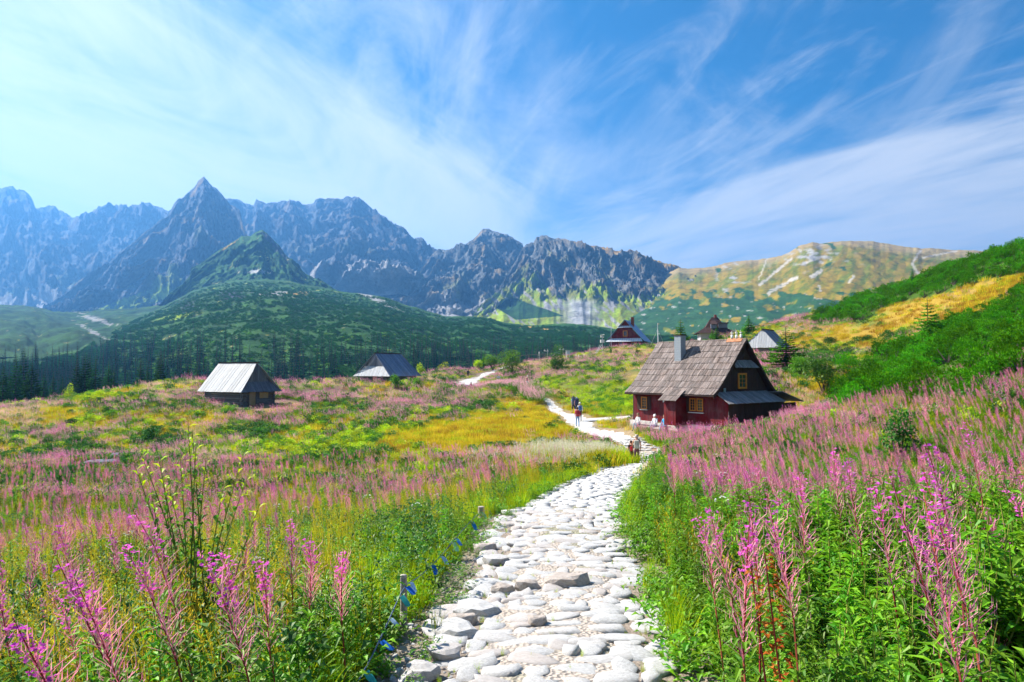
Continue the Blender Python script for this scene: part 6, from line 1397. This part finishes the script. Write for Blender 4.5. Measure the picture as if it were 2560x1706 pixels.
    for p_ in body.polygons:
        c_ = p_.center/k; z = c_.z; ax = abs(c_.x); i = 0
        if pose == 'sit': i = 3 if z < .12 else (2 if z < hip+.05 or c_.y > .2 and z < hip+.1 else (1 if z < hip+.52 else 0))
        else: i = 3 if z < .12 else (0 if (shorts and z < .50) else (2 if z < hip+.03 else (1 if z < hip+.53 else 0)))
        if z > hip-.25 and ax > .185 and (not sleeves) and z < hip+.36: i = 0
        if z > hip-.25 and ax > .16 and z < hip+.03 and pose != 'sit': i = 0
        if bare and i == 1: i = 0
        p_.material_index = i; p_.use_smooth = True
    o = bpy.data.objects.new('person', body); COL.objects.link(o); p = P(px_, py_, d_) if at is None else at
    o.location = (p.x, p.y, (gz(p.x, p.y)+.03 if at is None else p.z)+zoff); o.rotation_euler = (0, 0, -face); tag(o, label, 'person')
    def sh(y, z): return y+(z-hip)*lean
    # hair or hat on the head, same node as the figure
    bm = bmesh.new(); bmesh.ops.create_icosphere(bm, subdivisions=2, radius=1)
    for v in list(bm.verts):
        if v.co.z < -.15 and v.co.y > -.1: v.co.y = min(v.co.y, -.1+.2*v.co.z) if False else v.co.y
    bmesh.ops.bisect_plane(bm, geom=bm.verts[:]+bm.edges[:]+bm.faces[:], plane_co=(0, 0, -.25), plane_no=(0, .55, -1), clear_outer=True)
    for v in bm.verts: v.co = Vector((v.co.x*.104, v.co.y*.112+sh(.028, hip+.73), v.co.z*.115+hip+.735))*k
    me = bpy.data.meshes.new('hair'); bm.to_mesh(me); bm.free(); me.polygons.foreach_set('use_smooth', [True]*len(me.polygons))
    if hat: 
        link('hat', me, o, cloth(hat)); m = MB(); m.tube(Vector((0, sh(.10, hip+.74), hip+.735))*k, Vector((0, sh(.12, hip+.75), hip+.745))*k, .10*k, .09*k, 12); m.build('hat_brim', cloth(hat), o)
    else: link('hair', me, o, cloth(hair))
    m = MB()
    for s_ in (-1, 1): c_ = Vector((s_*.035, sh(.123, hip+.72), hip+.725))*k; m.box(c_.x-.012*k, c_.x+.012*k, c_.y-.01, c_.y+.004, c_.z-.006*k, c_.z+.006*k)
    m.build('eyes', M_dark, o)
    if pack:
        bm = bmesh.new(); bmesh.ops.create_cube(bm, size=1); bmesh.ops.bevel(bm, geom=bm.edges[:], offset=.22, segments=3, affect='EDGES', profile=.6)
        s3 = pack[1]; 
        for v in bm.verts: v.co = Vector((v.co.x*.32*s3, v.co.y*.22*s3*(1.1 if v.co.z < 0 else .9)+sh(-.20-.05*s3, hip+.3), v.co.z*.50*s3+hip+.30+.10*(s3-1)))*k
        me = bpy.data.meshes.new('backpack'); bm.to_mesh(me); bm.free(); me.polygons.foreach_set('use_smooth', [True]*len(me.polygons)); bp = link('backpack', me, o, cloth(pack[0]))
        m = MB(); 
        for s_ in (-1, 1): m.path([Vector((s_*.11, sh(-.13, hip+.5), hip+.50))*k, Vector((s_*.12, sh(.02, hip+.58), hip+.565))*k, Vector((s_*.12, sh(.15, hip+.45), hip+.43))*k, Vector((s_*.14, sh(.12, hip+.2), hip+.18))*k, Vector((s_*.13, sh(-.1, hip+.08), hip+.08))*k], [.018*k]*5, 5)
        m.build('strap', cloth((.03, .03, .04)), bp)
        if s3 > 1.15: m = MB(); z_ = hip+.62+.12*(s3-1); m.tube(Vector((-.24, sh(-.24, z_), z_))*k, Vector((.24, sh(-.24, z_), z_))*k, .07*k, .07*k, 10); m.build('bedroll', cloth((.04, .05, .07)), bp)
        m = MB(); m.box(-.10*k, .10*k, (sh(-.36, hip+.2)-.03*s3)*k, (sh(-.30, hip+.2)-.03*s3)*k, (hip+.10)*k, (hip+.26)*k); m.build('pocket', cloth(tuple(min(1, c_*1.3+.02) for c_ in pack[0])), bp)
    return o
person(1592,1166,40,.15,1.78,'bald man with a bare tanned back and a pale rucksack walking away down the path','' and 0 or (.5,.3,.2),(.22,.10,.14),(.5,.42,.36),None,((.50,.46,.38),.95),False,'walk',True,seed=1)
person(1578,1168,40.3,.1,1.42,'child in a dark top with a red bag walking beside the bald man',(.09,.06,.05),(.14,.09,.11),(.12,.07,.04),None,((.50,.03,.04),.6),False,'walk',child=True,seed=2)
person(1444,1067,59,.05,1.66,'hiker in jeans and red jacket with a dark red rucksack on the white path',(.45,.03,.05),(.20,.36,.58),(.05,.03,.02),None,((.35,.03,.04),1.0),False,'walk',seed=3,sleeves=True)
person(1450,1052,63.5,.0,1.74,'hiker in a white shirt and pale cap just ahead of the red rucksack',(.75,.75,.78),(.03,.03,.04),(.2,.15,.1),(.75,.78,.55),((.05,.12,.30),.85),False,'stand',seed=4,sleeves=True)
person(1434,1026,71,-.1,1.82,'tallest of the path hikers in blue with a huge rucksack and bedroll',(.05,.20,.45),(.03,.03,.05),(.1,.07,.05),None,((.07,.09,.14),1.35),True,'walk',seed=5)
person(1442,1025,70,.1,1.68,'hiker in shorts with a big blue-black rucksack and grey cap',(.45,.15,.20),(.03,.03,.06),(.1,.07,.05),(.35,.36,.38),((.04,.05,.10),1.25),True,'walk',seed=6)
person(1170,943,134,.2,1.80,'far hiker in black walking on the path near the crest',(.03,.03,.04),(.03,.03,.03),pack=((.04,.04,.05),1.0),shorts=True,seed=7,sleeves=True)
person(1177,974,116,2.6,1.65,'hiker in brown and red sitting by the bend of the far path',(.40,.12,.10),(.10,.08,.06),pack=((.12,.07,.05),.8),pose='sit',seed=8)
person(1202,975,112,2.8,1.60,'person in grey with a blue cap low behind the flowers',(.30,.33,.36),(.10,.10,.12),hat=(.08,.30,.50),seed=9,pose='stand',zoff=-.5)
person(1231,981,106,.4,1.66,'hiker in a bright red jacket behind the flowers below the signpost',(.60,.06,.07),(.10,.08,.08),(.25,.04,.03),seed=10,pose='walk',sleeves=True,zoff=-.25,pack=((.55,.25,.25),.8))
person(1272,986,101,.3,1.70,'hiker in a blue shirt behind the flowers right of the signpost',(.03,.16,.50),(.35,.45,.30),seed=11,pose='walk',zoff=-.25,pack=((.05,.05,.07),.9))
person(1319,990,96,.3,1.70,'pale-haired hiker with turquoise trousers and dark red rucksack behind the flowers',(.65,.55,.45),(.15,.50,.55),(.7,.65,.6),seed=12,pose='walk',zoff=-.2,pack=((.30,.05,.08),.9))
# three people resting on the bench before the hut
bq = H0+HU*4.75-HV*.75; bq.z = gz(bq.x, bq.y)
bn = empty('bench', bq, RZ, label='low timber bench against the wall of the dark red hut', cat='bench')
m = MB(); m.box(-.18, .18, -1.6, 1.5, .40, .46); part(m, 'seat', M_log, bn)
for y_ in (-1.4, 1.3): m = MB(); m.box(-.14, .14, y_-.05, y_+.05, -.1, .40); part(m, 'leg', M_log, bn)
for dy, shc, hc, lb, hat_ in ((1.1,(.78,.77,.74),(.3,.2,.12),'person in a white shirt sitting farthest left before the red hut',None),(-.45,(.78,.78,.80),(.8,.8,.8),'person in white with a white cap in the middle of the three at the hut',(.8,.8,.8)),(-1.3,(.05,.35,.62),(.3,.2,.12),'person in a blue shirt sitting nearest the porch',None)):
    q = bq+HU*dy-HV*.05; q.z = bq.z-.02; person(0, 0, 0, -math.pi*.5-.6 if False else math.atan2(-HV.x, -HV.y), 1.66, lb, shc, (.30,.45,.50), hc, hat_, None, False, 'sit', seed=int(dy*10)+40, sleeves=True, at=q)
# ------------------------------------------------------------------ single plants one can pick out near the viewer
random.seed(99)
def fw_thing(px_, d_, pytop, pods, az, lean, label, h=None, dens=1.0, bloom=True, podm=None):
    g = {k_: MB() for k_ in ('stem', 'leaf', 'pod', 'blossom')}; p = P(px_, 1300, d_); z = gz(p.x, d_); zt = P(px_, pytop, d_).z; h = min(1.55, max(.6, zt-z)); s_ = 1
    fireweed(g, h, bloom, pods, dens, lean, az, 80, thin=1.0, top=.70)
    bloom = True
    r = empty('fireweed_plant', (p.x-math.cos(az)*lean*h*s_, d_, z-.02), 0, label=label, cat='fireweed', group='fireweed plants standing out near the viewer'); r.scale = (s_, s_, s_)
    g['stem'].build('stem', M_stem, r); g['leaf'].build('foliage', M_leaf, r); g['pod'].build('seed_pods', podm or M_pod, r)
    if bloom: g['blossom'].build('blossoms', M_mag, r)
PL = [(325,1265,3.4,2.5,.30,'fireweed with magenta crown leaning left in front of the willow sapling'),(290,1350,2.9,2.4,.34,'fireweed with pink clusters left of the long red-stemmed one'),(460,1380,2.7,2.2,.35,'long red-stemmed fireweed with dense seed pods, left of centre'),(530,1370,3.2,2.0,.22,'fireweed with magenta blossoms right of the long red-stemmed one'),(150,1380,3.0,2.6,.3,'fireweed with pale magenta blossoms near the left edge'),(55,1520,2.1,2.6,.3,'fireweed with the brightest magenta blossoms low at the left edge'),(180,1430,2.5,2.5,.3,'magenta fireweed low down between the two left-edge plants'),(715,1285,4.6,1.8,.08,'upright slim fireweed alone in the golden grass'),(762,1340,4.2,1.6,.08,'upright fireweed right of the slim lone one'),(850,1370,4.0,1.5,.06,'small fireweed nearest the path on the left'),(620,1400,3.3,2.0,.2,'short fireweed with dull pink pods left of the golden grass'),(135,1290,4.4,2.5,.2,'fireweed top in the pink band at the far left'),
 (1900,1240,3.4,1.0,.1,'fireweed with magenta blossoms above the drooping one on the right'),(1960,1330,2.6,.6,.35,'broken fireweed drooping to the left with pale hanging pods'),(2020,1180,4.2,1.0,.1,'fireweed with bright magenta crown in the right-hand mass'),(2150,1135,4.6,1.2,.1,'magenta-topped fireweed in the upper right mass'),(2385,1070,2.9,1.4,.12,'tallest fireweed on the right with a bright magenta crown'),(2340,1190,2.5,1.2,.2,'blurry pale pink fireweed spike near the right edge'),(2480,1190,2.3,1.0,.25,'red-stemmed fireweed with arching pods by the right edge'),(2500,1280,2.1,.8,.3,'fireweed with magenta blossoms low at the right edge'),(1800,1270,3.8,1.5,.2,'pinkish fireweed left of the drooping one'),(1755,1290,4.0,1.8,.15,'small branching fireweed nearest the path on the right'),(2230,1200,3.4,1.3,.15,'fireweed with thick pink pods in the middle right'),(1975,1250,3.0,1.2,.2,'fireweed with round pink head of arching pods'),(1680,1130,9.0,1.5,.1,'fireweed standing out above the left end of the right-hand band'),(2100,1110,5.5,1.4,.1,'slender magenta fireweed above the dark leafy bush'),(2450,1015,5.5,1.4,.1,'tall pink fireweed against the orange slope at the right edge')]
for px_, pyt, d_, az, ln_, lb in PL: fw_thing(px_, d_, pyt, random.randint(60, 85), az+.6, ln_, lb)
# willow sapling with upright shoots and big yellow-green leaves, left foreground
p = P(500, 1400, 4.9); zb = gz(p.x, p.y); wl = empty('willow_sapling', (p.x, p.y, zb), 0, label='tall leafy willow sapling with yellow-green shoot tips in the left foreground', cat='sapling')
gs, gl, gy = MB(), MB(), MB()
for px_, pyt in ((335,1160),(350,1130),(395,1140),(405,1185),(450,1140),(470,1050),(480,1075),(490,1110),(515,1150),(612,1125),(620,1190),(560,1210),(425,1230),(650,1260),(380,1250)):
    tip = P(px_, pyt, 4.9+random.uniform(-.2, .2))-Vector((p.x, p.y, zb)); b0 = Vector((random.uniform(-.12, .12), random.uniform(-.1, .1), 0)); mid_ = b0.lerp(tip, .5)+Vector((-tip.x*.12, 0, .05))
    cpts = [b0.lerp(mid_, t).lerp(mid_.lerp(tip, t), t) for t in np.linspace(0, 1, 9)]; gs.path(cpts, list(np.linspace(.010, .002, 9)), 5)
    for i in range(30):
        t = .18+.82*i/30; c_ = b0.lerp(mid_, t).lerp(mid_.lerp(tip, t), t); ln_ = random.uniform(.07, .11)*(1.1-.35*t); leaf(gy if t > .82 else gl, c_, rdir(random.uniform(.3, 1.1), i*2.4), ln_, ln_*.42, 0, .15)
gs.build('stem', M_gstem, wl); gl.build('foliage', leafmat('willow_leaf_green', (.05,.16,.012), (.12,.26,.02), .5, .2), wl); gy.build('shoot_tips', M_lime, wl)
# broad docks and a bent stalk in the lower right corner
for px_, py_, d_, n_, w_, lb in ((1985,1600,2.9,9,.10,'broad-leaved dock low in the right foreground'),(1880,1690,2.7,8,.09,'broad green leaves at the bottom edge right of the path'),(2250,1640,2.3,10,.08,'large pointed green leaves at the lower right'),(2450,1560,2.0,14,.05,'long willow-like green leaves hanging at the lower right corner'),(2380,1660,2.0,12,.05,'long narrow leaves at the bottom right corner')):
    p = P(px_, py_, d_); z = gz(p.x, p.y); r = empty('broadleaf_plant', (p.x, p.y, z), 0, label=lb, cat='plant'); zt = min(.45, max(.2, p.z-z)); m = MB(); m.path([(0, 0, 0), (.02, 0, zt*.6), (.03, .01, zt)], [.008, .006, .003], 5); m.build('stem', M_gstem, r)
    for i in range(n_): m = MB(); l_ = random.uniform(.10, .17); leaf(m, (.02, 0, zt*(.25+.75*i/n_)), rdir(random.uniform(.1, .9), i*2.4), l_, max(w_*l_*3.6, .02), 0, .5); m.build('leaf', random.choice((M_leaf, M_bush, M_leaf)), r)
for px_, py_, d_, lb in ((1935,1540,2.8,'rusty brown withered dock stalk in the right foreground'),(1965,1500,3.0,'second rusty dock stalk right of the first')):
    p = P(px_, py_, d_); z = gz(p.x, p.y); r = empty('dock_stalk', (p.x, p.y, z), 0, label=lb, cat='plant'); zt = max(.4, p.z-z+.2); m = MB(); m.path([(0, 0, 0), (-.03, 0, zt*.5), (-.09, 0, zt)], [.007, .005, .003], 5); m.build('stem', M_stem, r); m = MB()
    for i in range(40): leaf(m, (-.09*(i/40)**2, 0, zt*(.45+.55*i/40)), rdir(random.uniform(-.3, .6)), .04, .03, 0, .3)
    m.build('seed_heads', leafmat('rust_leaf', (.30,.06,.015), (.42,.13,.03), .3, .2, gloss=False), r)
